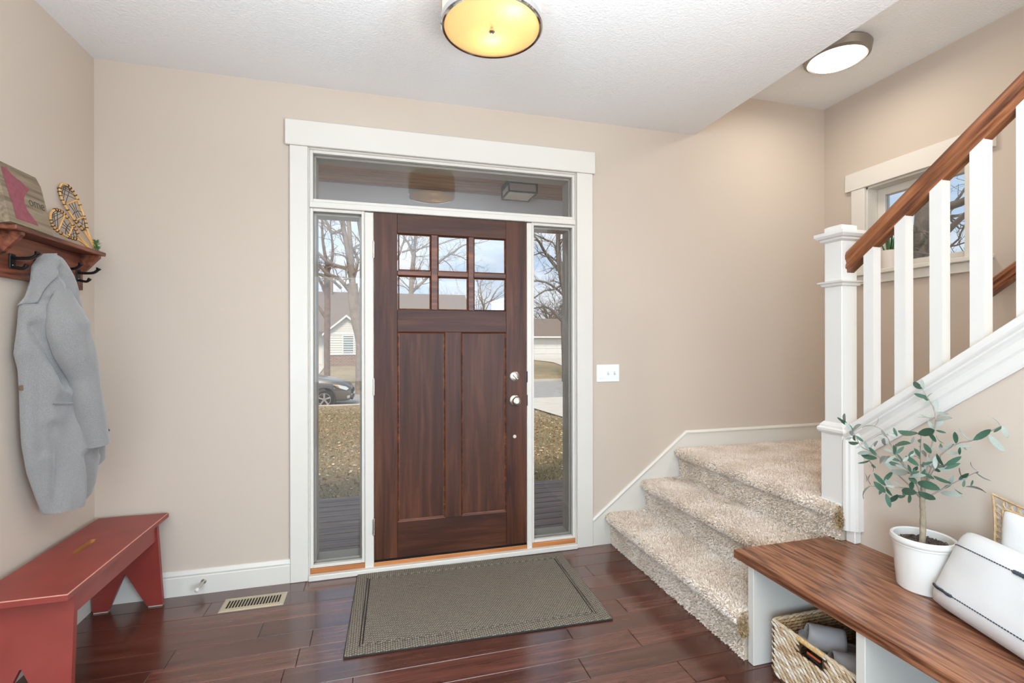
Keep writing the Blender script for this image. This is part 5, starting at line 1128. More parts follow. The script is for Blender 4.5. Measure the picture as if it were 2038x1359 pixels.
LIMBS_D = [
    (0.260, 0.240, [(11.45, 26.00, -0.49), (11.41, 26.00, 1.21), (11.38, 26.00, 2.41), (11.45, 26.00, 3.33), (11.48, 26.00, 4.04), (11.42, 26.00, 4.46)]),
    (0.220, 0.100, [(11.42, 26.00, 4.46), (11.19, 26.00, 5.23), (11.01, 26.00, 6.00), (10.88, 26.00, 6.84), (10.84, 26.00, 7.69), (10.81, 26.00, 8.32), (10.79, 26.00, 9.37)]),
    (0.120, 0.050, [(11.04, 26.00, 5.79), (10.48, 26.00, 6.33), (10.00, 26.00, 6.87), (9.63, 26.00, 7.41), (9.27, 26.00, 7.78), (8.69, 26.00, 8.26)]),
    (0.090, 0.030, [(11.45, 26.00, 4.11), (11.04, 26.00, 4.52), (10.52, 26.00, 4.90), (10.00, 26.00, 5.13), (9.27, 26.00, 5.14), (8.69, 26.00, 5.08)]),
    (0.110, 0.030, [(11.38, 26.00, 2.48), (11.00, 26.00, 2.83), (10.74, 26.00, 3.18), (10.37, 26.00, 3.42), (10.00, 26.00, 3.52), (9.56, 26.00, 3.44), (8.90, 26.00, 3.29)]),
    (0.080, 0.030, [(11.15, 26.00, 5.44), (11.12, 26.00, 6.18), (10.67, 26.00, 6.45), (10.22, 26.00, 6.74), (9.78, 26.00, 6.86), (8.90, 26.00, 6.54)]),
    (0.070, 0.030, [(10.88, 26.00, 6.84), (10.67, 26.00, 7.54), (10.22, 26.00, 7.76), (9.34, 26.00, 8.13), (8.69, 26.00, 8.33)]),
    (0.070, 0.030, [(11.12, 26.00, 4.88), (10.52, 26.00, 4.58), (10.00, 26.00, 4.50), (9.34, 26.00, 4.06), (8.90, 26.00, 3.71)]),
    (0.140, 0.060, [(11.45, 26.00, 4.04), (11.87, 26.00, 5.33), (12.18, 26.00, 6.69), (12.49, 26.00, 8.35), (12.65, 26.00, 9.78)]),
    (0.070, 0.030, [(10.88, 26.00, 6.84), (11.34, 26.00, 6.16), (11.87, 26.00, 5.89), (12.41, 26.00, 6.06)]),
]
LIMBS_C = [
    (0.280, 0.220, [(3.12, 48.00, 1.56), (3.13, 48.00, 4.30), (3.13, 48.00, 6.36), (3.16, 48.00, 7.39), (3.27, 48.00, 8.84), (3.37, 48.00, 9.80), (3.44, 48.00, 10.29)]),
    (0.170, 0.100, [(3.44, 48.00, 10.29), (3.47, 48.00, 10.98), (3.51, 48.00, 11.60), (3.61, 48.00, 12.57), (3.65, 48.00, 13.67)]),
    (0.150, 0.080, [(3.34, 48.00, 10.01), (3.13, 48.00, 10.75), (2.80, 48.00, 11.56), (2.53, 48.00, 11.89), (2.20, 48.00, 12.76)]),
    (0.140, 0.060, [(3.16, 48.00, 7.05), (3.40, 48.00, 7.54), (3.54, 48.00, 8.02), (3.74, 48.00, 8.44), (3.88, 48.00, 8.86)]),
    (0.170, 0.060, [(2.99, 48.00, 6.08), (3.47, 48.00, 6.71), (4.08, 48.00, 7.28), (4.76, 48.00, 7.99), (5.86, 48.00, 9.49), (6.77, 48.00, 10.30), (7.68, 48.00, 10.90), (8.39, 48.00, 11.50), (9.11, 48.00, 11.82), (10.19, 48.00, 12.02)]),
    (0.100, 0.040, [(2.20, 48.00, 10.50), (2.93, 48.00, 10.74), (3.88, 48.00, 10.89), (4.97, 48.00, 11.26), (5.94, 48.00, 11.45), (6.84, 48.00, 11.84), (8.04, 48.00, 12.19)]),
    (0.120, 0.070, [(1.60, 48.00, 9.59), (2.00, 48.00, 10.43), (2.20, 48.00, 11.12), (2.47, 48.00, 11.82), (2.20, 48.00, 12.48), (1.60, 48.00, 13.13)]),
    (0.070, 0.030, [(7.33, 48.00, 10.47), (7.90, 48.00, 10.42), (8.46, 48.00, 10.23), (9.03, 48.00, 9.91), (9.46, 48.00, 9.64)]),
    (0.060, 0.020, [(6.42, 48.00, 9.87), (6.91, 48.00, 9.54), (7.33, 48.00, 8.99), (7.54, 48.00, 8.58)]),
    (0.070, 0.030, [(3.47, 48.00, 10.49), (4.22, 48.00, 11.08), (4.97, 48.00, 11.60), (5.52, 48.00, 12.33)]),
    (0.060, 0.020, [(3.40, 48.00, 10.01), (4.01, 48.00, 10.14), (4.56, 48.00, 10.13)]),
    (0.070, 0.030, [(3.10, 48.00, 6.63), (2.53, 48.00, 7.24), (1.99, 48.00, 7.77), (1.46, 48.00, 7.88)]),
    (0.060, 0.030, [(3.06, 48.00, 6.36), (2.53, 48.00, 6.89), (1.86, 48.00, 7.08), (1.20, 48.00, 6.99)]),
]
LIMBS_A = [
    (0.300, 0.240, [(-0.87, 22.00, -0.11), (-0.86, 22.00, 0.73), (-0.90, 22.00, 1.50), (-1.08, 22.00, 2.26), (-1.22, 22.00, 3.21), (-1.29, 22.00, 4.16)]),
    (0.150, 0.090, [(-1.29, 22.00, 4.16), (-1.40, 22.00, 4.91), (-1.51, 22.00, 5.82), (-1.69, 22.00, 6.79), (-1.72, 22.00, 7.36), (-1.79, 22.00, 7.92)]),
    (0.140, 0.090, [(-1.26, 22.00, 3.97), (-1.29, 22.00, 4.73), (-1.36, 22.00, 5.82), (-1.42, 22.00, 6.81), (-1.47, 22.00, 7.56)]),
    (0.150, 0.090, [(-1.12, 22.00, 2.64), (-0.82, 22.00, 3.98), (-0.79, 22.00, 4.55), (-0.82, 22.00, 6.08), (-0.93, 22.00, 6.84), (-1.04, 22.00, 7.59)]),
    (0.080, 0.040, [(-1.29, 22.00, 4.16), (-1.04, 22.00, 5.31), (-1.26, 22.00, 5.83), (-0.89, 22.00, 6.15), (-0.60, 22.00, 6.36)]),
    (0.100, 0.050, [(-1.40, 22.00, 3.77), (-1.87, 22.00, 4.33), (-2.40, 22.00, 4.57), (-2.75, 22.00, 4.90), (-3.03, 22.00, 5.07), (-3.37, 22.00, 5.21)]),
    (0.100, 0.050, [(-1.55, 22.00, 4.91), (-1.90, 22.00, 4.97), (-2.43, 22.00, 5.17), (-2.75, 22.00, 5.49), (-3.03, 22.00, 5.74), (-3.37, 22.00, 6.02)]),
    (0.070, 0.030, [(-1.80, 22.00, 3.91), (-2.22, 22.00, 4.28), (-2.68, 22.00, 4.49), (-2.96, 22.00, 4.66), (-3.24, 22.00, 4.99)]),
    (0.080, 0.040, [(-1.72, 22.00, 6.79), (-2.22, 22.00, 6.57), (-2.40, 22.00, 6.94), (-2.61, 22.00, 7.30), (-2.85, 22.00, 7.69)]),
]
# ================================================================== OUTSIDE: PORCH
deck = struct('porch_deck', (0.5, 0.9, -0.05), 'grey brown composite porch deck outside the front door')
M_deck = wood('grey_brown_decking', (96, 80, 72), (128, 110, 100), (148, 130, 120), 0, 0.6, 1.0, var=0.10)
nb = 12; bwid = (1.632 - 0.165) / nb
for k in range(nb):
    ya = 0.165 + k * bwid
    for xa, xb in ((-2.2, -0.9 + 0.0), (-0.894, 3.4)) if k % 2 else ((-2.2, 3.4),):
        me = MB().box((-(xb - xa) / 2, -bwid / 2 + 0.003, -0.03), ((xb - xa) / 2, bwid / 2 - 0.003, 0.0), 0.003).mesh('deck_board', M_deck); link('deck_board', me, deck, ((xa + xb) / 2, ya + bwid / 2, -0.05))
MB().box((-2.2, 1.60, -0.26), (3.4, 1.625, -0.082)).build('rim_board', M_deck, deck)
MB().box((-2.2, 0.165, -0.6), (3.4, 1.58, -0.1)).build('deck_frame', plain('dark_joists', (60, 52, 48), 0.9), deck)
proof = struct('porch_roof', (0.5, 0.9, 2.665), 'porch roof with a brown beadboard ceiling and pale beam')
M_beadb = wood('brown_beadboard', (134, 92, 62), (170, 122, 84), (188, 142, 104), 0, 0.5, 1.2, var=0.06)
nbd = 15
for k in range(nbd):
    ya = lerp(0.165, 1.448, k / nbd); yb2 = lerp(0.165, 1.448, (k + 1) / nbd)
    me = MB().box((-2.8, -(yb2 - ya) / 2 + 0.003, 0.0), (2.8, (yb2 - ya) / 2 - 0.003, 0.015), 0.003).mesh('ceiling_board', M_beadb); link('ceiling_board', me, proof, (0.6, (ya + yb2) / 2, 2.665))
M_fascia = plain('pale_grey_fascia_paint', (222, 218, 212), 0.6)
MB().box((-2.4, 1.45, 2.440), (3.8, 1.62, 2.70), 0.004).build('beam', M_fascia, proof)
MB().box((-2.4, 0.165, 2.685), (3.8, 2.0, 2.80)).build('roof_slab', M_fascia, proof)
MB().box((-2.4, 1.94, 2.62), (3.8, 2.0, 2.80)).build('gutter_board', M_fascia, proof)
MB().box((-2.26, 1.45, -0.05), (-2.10, 1.60, 2.44), 0.004).build('porch_post', M_fascia, proof); MB().box((3.2, 1.45, -0.05), (3.36, 1.60, 2.44), 0.004).build('porch_post', M_fascia, proof)
lan = thing('porch_lantern', (1.135, 1.03, 2.665), 'square dark metal porch lantern with cream glass on the beadboard ceiling', 'lantern')
M_lm = plain('dark_grey_lantern_metal', (70, 66, 62), 0.5, 0.4)
def lbox(nm, x0, x1, y0, y1, z0, z1, mt): return MB().box((1.135 + x0, 1.03 + y0, z0), (1.135 + x1, 1.03 + y1, z1), 0.002).build(nm, mt, lan)
lbox('ceiling_plate', -0.10, 0.10, -0.10, 0.10, 2.652, 2.6645, M_lm); lbox('top_band', -0.125, 0.125, -0.125, 0.125, 2.618, 2.652, M_lm)
mb = MB()
for sx_ in (-1, 1):
    for sy_ in (-1, 1): mb.box((1.135 + sx_ * 0.12 - 0.006, 1.03 + sy_ * 0.12 - 0.006, 2.545), (1.135 + sx_ * 0.12 + 0.006, 1.03 + sy_ * 0.12 + 0.006, 2.62))
for sg in (-1, 1):
    mb.box((1.135 - 0.126, 1.03 + sg * 0.12 - 0.006, 2.540), (1.135 + 0.126, 1.03 + sg * 0.12 + 0.006, 2.553)); mb.box((1.135 + sg * 0.12 - 0.006, 1.03 - 0.126, 2.540), (1.135 + sg * 0.12 + 0.006, 1.03 + 0.126, 2.553))
mb.build('cage', M_lm, lan)
lbox('glass_shade', -0.112, 0.112, -0.112, 0.112, 2.546, 2.617, plain('cream_art_glass', (206, 196, 172), 0.4))

# ================================================================== YARD, STREET
def ground_z(x, y):
    if y < 16.9: return lerp(-0.52, -1.14, max(0, min(1, (y - 1.6) / 15.2)))
    if y < 26.6: return -1.24
    return lerp(-1.14, -0.42, min(1, (y - 26.6) / 7.5))
M_lawn, N_, L_, b_l = base('dormant_lawn')
v_ = coords(N_, L_)
f_ = noise_n(N_, L_, v_, 26, 8, 0.75); f2_ = noise_n(N_, L_, v_, 1.1, 3)
c1_ = ramp(N_, L_, f_, [(0.25, lin((104, 84, 58))), (0.5, lin((168, 142, 104))), (0.75, lin((206, 184, 146)))])
c2_ = mixc(N_, L_, ramp(N_, L_, f2_, [(0.4, (0, 0, 0, 1)), (0.65, (0.5, 0.5, 0.5, 1))]), c1_, lin((128, 124, 78)))
L_.new(c2_, b_l.inputs['Base Color']); b_l.inputs['Roughness'].default_value = 1.0; bump(N_, L_, b_l, f_, 0.8, 0.05)
M_asph = plain('grey_asphalt', (158, 152, 147), 0.95, bs=60, bstr=0.3, var=0.08, vs=3)
M_conc = plain('pale_concrete', (206, 194, 178), 0.95, bs=40, bstr=0.2, var=0.05, vs=2)
def ground(name, x0, x1, y0, y1, mt, nx, ny, dz=0.0, label=None, wob=0.02):
    mb = MB(); mb.grid(lambda u, v: (lerp(x0, x1, u), lerp(y0, y1, v), ground_z(lerp(x0, x1, u), lerp(y0 + 0.001, y1 - 0.001, v)) + dz + wob * noise.noise(Vector((lerp(x0, x1, u) * 1.3, lerp(y0, y1, v) * 1.3, 0)))), nx, ny)
    return tag(mb.build(name, mt, None, 60), label, None, None, 'structure')
lawn = ground('front_lawn', -22, 30, 1.62, 16.84, M_lawn, 80, 50, 0, 'dormant tan lawn between porch and street', 0.03)
ground('far_lawn', -40, 60, 26.6, 75, M_lawn, 60, 40, 0, 'dormant lawn across the street', 0.02)
tag(MB().box((-60, 16.84, -1.5), (80, 26.6, -1.24)).build('street', M_asph), 'grey asphalt street in front of the house', None, None, 'structure')
ground('near_driveway', 5.0, 8.6, 1.7, 16.86, M_conc, 6, 30, 0.045, 'pale concrete driveway beside the front lawn', 0.0)
ground('far_driveway', 13.6, 19.0, 26.6, 41.6, M_conc, 6, 30, 0.05, 'pale concrete driveway of the garage across the street', 0.0)
ground('house_driveway', -5.6, -3.75, 26.6, 36.9, M_conc, 4, 30, 0.05, None, 0.0)
for y_ in (16.86, 26.58): tag(MB().box((-60, y_ - 0.07, -1.5), (80, y_ + 0.07, -1.10), 0.01).build('street_kerb', M_conc), None, None, None, 'structure')
r_ = np.random.RandomState(12); mb = MB(); V, F, MI = [], [], []
for i in range(9000):
    y_ = 1.7 + (r_.rand() ** 0.8) * 15; x_ = r_.uniform(-4, 1.5) if r_.rand() < 0.55 else r_.uniform(0.8, 5.0)
    z_ = ground_z(x_, y_) + 0.03 * noise.noise(Vector((x_ * 1.3, y_ * 1.3, 0))) + 0.012; s_ = r_.uniform(0.015, 0.045); a = r_.uniform(0, 6.28); tl = r_.normal(0, 0.5); b = len(V)
    ca, sa = math.cos(a) * s_, math.sin(a) * s_
    V += [(x_ - ca, y_ - sa, z_), (x_ + sa * 0.6, y_ - ca * 0.6, z_ + s_ * (0.3 + 0.3 * tl)), (x_ + ca, y_ + sa, z_ + s_ * 0.25), (x_ - sa * 0.6, y_ + ca * 0.6, z_ + s_ * (0.3 - 0.3 * tl))]; F.append((b, b + 1, b + 2, b + 3)); MI.append(r_.randint(3))
mb.v, mb.f, mb.m = V, F, MI
o = mb.build('fallen_leaves', [plain('dry_leaf_tan', (190, 150, 104), 0.9), plain('dry_leaf_pale', (216, 192, 158), 0.9), plain('dry_leaf_brown', (128, 92, 60), 0.9)], None, None, False); tag(o, 'dry brown leaves scattered over the front lawn', 'leaves', None, 'stuff')
V, F, MI = [], [], []
for i in range(38000):
    y_ = 1.66 + (r_.rand() ** 1.2) * 13; x_ = r_.uniform(-3.5, 1.2) if r_.rand() < 0.5 else r_.uniform(0.8, 4.98)
    z_ = ground_z(x_, y_) + 0.03 * noise.noise(Vector((x_ * 1.3, y_ * 1.3, 0))); h_ = r_.uniform(0.03, 0.07); a = r_.uniform(0, 6.28); b = len(V); w_ = 0.006
    dx, dy = r_.normal(0, 0.04), r_.normal(0, 0.04)
    V += [(x_ - w_ * math.cos(a), y_ - w_ * math.sin(a), z_), (x_ + w_ * math.cos(a), y_ + w_ * math.sin(a), z_), (x_ + dx, y_ + dy, z_ + h_)]; F.append((b, b + 1, b + 2)); MI.append(r_.randint(3))
mb = MB(); mb.v, mb.f, mb.m = V, F, MI
o = mb.build('lawn_grass', [plain('straw_blade', (186, 162, 120), 1.0), plain('brown_blade', (140, 116, 80), 1.0), plain('olive_blade', (124, 122, 76), 1.0)], None, None, False); tag(o, 'short straw coloured dormant grass on the front lawn', 'grass', None, 'stuff')

# ================================================================== HOUSES ACROSS THE STREET
M_siding = plain('cream_vinyl_siding', (228, 220, 204), 0.7); M_brick, N_, L_, b_k = base('red_brown_brick'); v_ = coords(N_, L_, (1, 1, 1), False, R_(90)); bt_ = N_.new('ShaderNodeTexBrick')
for k_, q_v in (('Color1', lin((150, 94, 66))), ('Color2', lin((118, 74, 54))), ('Mortar', lin((176, 160, 142))), ('Scale', 1.0), ('Mortar Size', 0.014), ('Brick Width', 0.26), ('Row Height', 0.095)): bt_.inputs[k_].default_value = q_v
L_.new(v_, bt_.inputs['Vector']); L_.new(bt_.outputs['Color'], b_k.inputs['Base Color']); b_k.inputs['Roughness'].default_value = 0.9
M_shing = plain('brown_asphalt_shingles', (124, 106, 93), 0.95, var=0.18, vs=14, bs=30, bstr=0.5)
M_win = plain('grey_window_pane', (120, 136, 140), 0.1, spec=0.8); M_wht = plain('white_house_trim', (232, 230, 224), 0.6); M_door2 = plain('pale_blue_grey_door', (196, 208, 208), 0.6)
hs = thing('cream_house', (-1.0, 36, -0.45), 'cream sided house with brick base, small front gable and long brown roof across the street', 'house')
gx0, gx1, gy = -3.675, 0.35, 34.0
MB().box((gx0, gy, -0.7), (gx1, 38, 0.405)).build('brick_base', M_brick, hs)
mb = MB()
def sidings(x0, x1, y, z0, z1, slope=None):
    z = z0
    while z < z1 - 0.01:
        zt_ = min(z + 0.17, z1); mb.add([(x0, y - 0.045, z), (x1, y - 0.045, z), (x1, y, zt_), (x0, y, zt_), (x0, y, z), (x1, y, z)], [(0, 1, 2, 3), (0, 4, 5, 1)]); z += 0.17
sidings(gx0, gx1, gy, 0.40, 1.97); mb.box((gx0, gy + 0.001, 0.4), (gx1, 38, 1.97)); o = mb.build('siding', M_siding, hs)
xm = -2.308; zpk, zev = 3.13, 1.93; xr_ = xm + (xm - gx0) + 0.1
mb = MB(); z = zev
while z < zpk - 0.02:
    hw_2 = (xm - gx0) * (zpk - z) / (zpk - zev); hw3 = (xm - gx0) * (zpk - min(zpk, z + 0.125)) / (zpk - zev)
    mb.add([(xm - hw_2, gy - 0.022, z), (xm + hw_2, gy - 0.022, z), (xm + hw3, gy, z + 0.125), (xm - hw3, gy, z + 0.125)], [(0, 1, 2, 3)]); z += 0.125
mb.prism([(zev, xm - 1.37), (zev, xm + 1.37), (zpk, xm)], 1, gy + 0.001, 39.5); mb.build('gable', M_siding, hs)
for sg in (-1, 1):
    V = [(xm, gy - 0.25, zpk + 0.12), (xm + sg * 1.62, gy - 0.25, zev - 0.06), (xm + sg * 1.62, 39.5, zev - 0.06), (xm, 39.5, zpk + 0.12)]
    V2 = [(a, b_, c - 0.10) for a, b_, c in V]; MB().add(V + V2, [(0, 1, 2, 3), (7, 6, 5, 4), (0, 1, 5, 4), (1, 2, 6, 5), (2, 3, 7, 6), (3, 0, 4, 7)]).build('gable_roof', M_shing, hs)
    V = [(xm, gy - 0.27, zpk + 0.13), (xm + sg * 1.64, gy - 0.27, zev - 0.05), (xm + sg * 1.64, gy - 0.25, zev - 0.05), (xm, gy - 0.25, zpk + 0.13)]; V2 = [(a, b_, c - 0.16) for a, b_, c in V]
    MB().add(V + V2, [(0, 1, 2, 3), (7, 6, 5, 4), (0, 1, 5, 4), (1, 2, 6, 5), (2, 3, 7, 6), (3, 0, 4, 7)]).build('bargeboard', M_wht, hs)
MB().box((gx0 - 0.05, gy - 0.06, 0.37), (gx1, gy - 0.02, 0.43)).build('belt_trim', M_wht, hs); MB().box((gx0 - 0.1, gy - 0.05, 1.86), (gx1, gy - 0.02, 1.96)).build('frieze_board', M_wht, hs)
MB().tube([(gx0 + 0.03, gy - 0.07, 1.9), (gx0 + 0.03, gy - 0.07, -0.2), (gx0 - 0.1, gy - 0.3, -0.38)], 0.045, 8).build('downspout', M_wht, hs)
for xa, xb in ((-2.53, -1.86), (-1.62, -0.95)):
    wf = MB(); 
    for lo, hi in (((xa - .07, gy - .06, .42), (xa, gy - .02, 1.80)), ((xb, gy - .06, .42), (xb + .07, gy - .02, 1.80)), ((xa, gy - .06, 1.73), (xb, gy - .02, 1.80)), ((xa, gy - .06, .42), (xb, gy - .02, .50)), ((xa, gy - .055, 1.09), (xb, gy - .02, 1.14)), ): wf.box(lo, hi)
    w_ = wf.build('window', M_wht, hs); MB().box((xa, gy - 0.03, 0.5), (xb, gy - 0.024, 1.73)).build('pane', M_win, w_)
MB().box((-6.2, 36.9, -0.7), (7.4, 45.5, 2.3)).build('main_wall', M_siding, hs)
MB().box((-4.28, 36.82, -0.45), (-3.78, 36.9, 1.6)).build('side_door', M_door2, hs)
for sg in (-1, 1):
    yE = 41.5 + sg * 5.4; V = [(-6.6, 41.5, 5.62), (7.62, 41.5, 5.62), (7.62, yE, 2.1), (-6.6, yE, 2.1)]; V2 = [(a, b_, c - 0.15) for a, b_, c in V]
    MB().add(V + V2, [(0, 1, 2, 3), (7, 6, 5, 4), (0, 1, 5, 4), (1, 2, 6, 5), (2, 3, 7, 6), (3, 0, 4, 7)]).build('main_roof', M_shing, hs)
for xg in (-6.2, 7.38): MB().prism([(36.9, 2.3), (45.5, 2.3), (41.5, 5.4)], 0, xg, xg + 0.02).build('roof_gable', M_siding, hs)
MB().box((-4.6, 41.0, 4.5), (-3.9, 41.8, 6.9), 0.02).build('chimney', M_brick, hs)
ga = thing('white_garage', (17, 44, -0.45), 'white garage with a wide panelled door and brown roof across the street', 'garage')
MB().box((12.5, 42.15, -0.7), (23, 48, 1.95)).build('garage_wall', M_siding, ga)
gd = MB().box((13.2, 42.06, -0.46), (18.05, 42.12, 1.62)).build('garage_door', M_wht, ga)
for k in range(4):
    for j in range(4): MB().box((13.3 + j * 1.2, 42.03, -0.42 + k * 0.52), (14.4 + j * 1.2, 42.058, 0.02 + k * 0.52), 0.01).build('door_panel', M_wht, gd)
V = [(12, 41.6, 1.80), (23.5, 41.6, 1.80), (23.5, 46, 3.75), (12, 46, 3.75)]; V2 = [(a, b_, c - 0.14) for a, b_, c in V]
MB().add(V + V2, [(0, 1, 2, 3), (7, 6, 5, 4), (0, 1, 5, 4), (1, 2, 6, 5), (2, 3, 7, 6), (3, 0, 4, 7)]).build('roof', M_shing, ga)
MB().box((12, 41.5, 1.66), (23.5, 41.62, 1.82)).build('gutter', M_wht, ga)

# ================================================================== CAR
car = thing('parked_minivan', (-1.04, 17.95, -1.24), 'grey brown minivan parked at the kerb seen through the left sidelight', 'car')
M_car, N_, L_, b_c = base('taupe_metallic_paint'); b_c.inputs['Base Color'].default_value = lin((122, 114, 106)); b_c.inputs['Metallic'].default_value = 0.55; b_c.inputs['Roughness'].default_value = 0.32; b_c.inputs['Coat Weight'].default_value = 0.6
M_tyre = plain('black_tyre_rubber', (34, 33, 32), 0.85); M_alloy = plain('bright_alloy', (206, 204, 200), 0.3, 0.8); M_dk = plain('dark_car_plastic', (40, 40, 42), 0.6); M_cglass = plain('tinted_car_glass', (70, 82, 86), 0.06, spec=0.9)
CX, CY, CZ = -1.04, 17.95, -1.24
#        x      half  zlow  zshoulder ztop  topwidth
ST = [(-0.02, 0.55, 0.34, 0.62, 0.70, 0.50), (-0.10, 0.74, 0.22, 0.72, 0.84, 0.66), (-0.28, 0.86, 0.20, 0.84, 0.96, 0.72), (-0.55, 0.93, 0.20, 0.94, 1.06, 0.78), (-0.95, 0.96, 0.22, 1.00, 1.13, 0.80), (-1.30, 0.97, 0.22, 1.02, 1.19, 0.80), (-1.42, 0.97, 0.22, 1.03, 1.26, 0.74),
      (-2.05, 0.97, 0.22, 1.04, 1.66, 0.66), (-2.6, 0.97, 0.22, 1.05, 1.75, 0.66), (-3.6, 0.97, 0.22, 1.06, 1.76, 0.66), (-4.4, 0.97, 0.24, 1.06, 1.70, 0.66), (-4.85, 0.93, 0.28, 1.06, 1.30, 0.70), (-5.0, 0.88, 0.34, 0.95, 1.04, 0.74)]
def car_sec(k):
    x, w, zl, zs, zt, tw = ST[k]; half = [(0.0, zl), (w - 0.12, zl), (w - 0.02, zl + 0.10), (w, (zl + zs) / 2), (w - 0.02, zs - 0.08), (w - 0.06, zs), (lerp(w - 0.08, tw, 0.5), lerp(zs, zt, 0.55)), (tw + 0.02, zt - 0.06), (tw - 0.08, zt), (0.0, zt + 0.03)]
    return [(CX + x, CY - y, CZ + z) for y, z in half] + [(CX + x, CY + y, CZ + z) for y, z in half[-2:0:-1]]
mb = MB(); secs = [car_sec(k) for k in range(len(ST))]; n = len(secs[0])
mb.add(sum(secs, []), [(a * n + j, a * n + (j + 1) % n, (a + 1) * n + (j + 1) % n, (a + 1) * n + j) for a in range(len(ST) - 1) for j in range(n)] + [tuple(range(n)), tuple(range((len(ST) - 1) * n, len(ST) * n))])
body = mb.build('car_body', M_car, car, 50); sb = body.modifiers.new('smooth', 'SUBSURF'); sb.levels = 1; sb.render_levels = 2
def cyl_y(nm, x, z, prof, par, mt, side):
    M = Matrix.Translation((CX + x, CY + side * 0.0, CZ + z)) @ Matrix.Rotation(R_(90) * (1 if side < 0 else -1), 4, 'X'); return MB().lathe(prof, (0, 0, 0), 36, M=M).build(nm, mt, par, 40)
for xw in (-1.03, -4.0):
    for side in (-1, 1):
        cyl_y('wheel_arch', xw, 0.36, [(0, 0.93), (0.43, 0.93), (0.43, 0.972), (0.40, 0.976), (0.40, 0.95), (0, 0.95)], car, M_dk, side)
        wh = cyl_y('tyre', xw, 0.335, [(0.24, 0.80), (0.335, 0.82), (0.342, 0.90), (0.335, 0.965), (0.30, 0.985), (0.245, 0.985), (0.235, 0.95), (0.24, 0.80)], car, M_tyre, side)
        M = Matrix.Translation((CX + xw, CY, CZ + 0.335)) @ Matrix.Rotation(R_(90) * (1 if side < 0 else -1), 4, 'X')
        mb = MB(); mb.lathe([(0.245, 0.95), (0.245, 0.985), (0.228, 0.985), (0.222, 0.95)], (0, 0, 0), 36, M=M); mb.lathe([(0.06, 0.95), (0.06, 0.985), (0.0, 0.99)], (0, 0, 0), 20, M=M)
        for k in range(5):
            mb.box((0.03, -0.034, 0.955), (0.235, 0.034, 0.982), 0.008, M=M @ Matrix.Rotation(R_(72 * k + 18), 4, 'Z'))
        mb.build('alloy_rim', M_alloy, wh, 40); cyl_y('brake_disc', xw, 0.335, [(0, 0.93), (0.225, 0.93), (0.225, 0.935), (0, 0.935)], wh, M_dk, side)
def cquad(nm, pts, mt, th=0.012, par=car):
    for side in (-1, 1):
        V = [(CX + x, CY + side * y, CZ + z) for x, y, z in pts]; V2 = [(CX + x, CY + side * (y - th), CZ + z) for x, y, z in pts]; k = len(pts)
        MB().add(V + V2, [tuple(range(k)), tuple(range(2 * k - 1, k - 1, -1))] + [(i, (i + 1) % k, k + (i + 1) % k, k + i) for i in range(k)]).build(nm, mt, par, 40)
cquad('headlight', [(-0.14, 0.765, 0.72), (-0.22, 0.85, 0.66), (-0.55, 0.948, 0.78), (-0.72, 0.965, 0.90), (-0.50, 0.90, 0.88), (-0.24, 0.79, 0.80)], plain('clear_headlight', (222, 222, 216), 0.08), 0.05)
cquad('turn_signal', [(-0.48, 0.948, 0.775), (-0.60, 0.968, 0.83), (-0.68, 0.972, 0.885), (-0.54, 0.945, 0.855)], plain('amber_lens', (216, 142, 60), 0.2), 0.05)
cquad('side_window', [(-1.66, 0.905, 1.12), (-2.15, 0.80, 1.52), (-2.75, 0.79, 1.58), (-2.75, 0.91, 1.10)], M_cglass, 0.03); cquad('side_window', [(-2.85, 0.91, 1.10), (-2.85, 0.79, 1.58), (-3.9, 0.79, 1.58), (-3.9, 0.91, 1.10)], M_cglass, 0.03)
MB().add([(CX - 1.46, CY - 0.70, CZ + 1.27), (CX - 1.46, CY + 0.70, CZ + 1.27), (CX - 2.02, CY + 0.62, CZ + 1.67), (CX - 2.02, CY - 0.62, CZ + 1.67), (CX - 1.50, CY - 0.70, CZ + 1.20), (CX - 1.50, CY + 0.70, CZ + 1.20), (CX - 2.06, CY + 0.62, CZ + 1.6), (CX - 2.06, CY - 0.62, CZ + 1.6)], [(0, 1, 2, 3), (7, 6, 5, 4), (0, 1, 5, 4), (1, 2, 6, 5), (2, 3, 7, 6), (3, 0, 4, 7)]).build('windscreen', M_cglass, car)
MB().tube([(CX - 1.42, CY - 0.5, CZ + 1.255), (CX - 1.60, CY - 0.1, CZ + 1.37)], 0.012, 6).build('wiper', M_dk, car)
MB().box((CX - 0.10, CY - 0.55, CZ + 0.50), (CX + 0.015, CY + 0.55, CZ + 0.66), 0.03).build('grille', M_dk, car); MB().box((CX - 0.08, CY - 0.6, CZ + 0.26), (CX + 0.01, CY + 0.6, CZ + 0.40), 0.03).build('lower_intake', M_dk, car)
cquad('fog_light', [(-0.10, 0.74, 0.36), (-0.20, 0.83, 0.34), (-0.20, 0.84, 0.44), (-0.10, 0.75, 0.46)], plain('fog_lens', (210, 210, 206), 0.15), 0.03)
cquad('wing_mirror', [(-1.62, 1.08, 1.08), (-1.80, 1.08, 1.08), (-1.80, 1.08, 1.24), (-1.62, 1.08, 1.22)], M_car, 0.12)

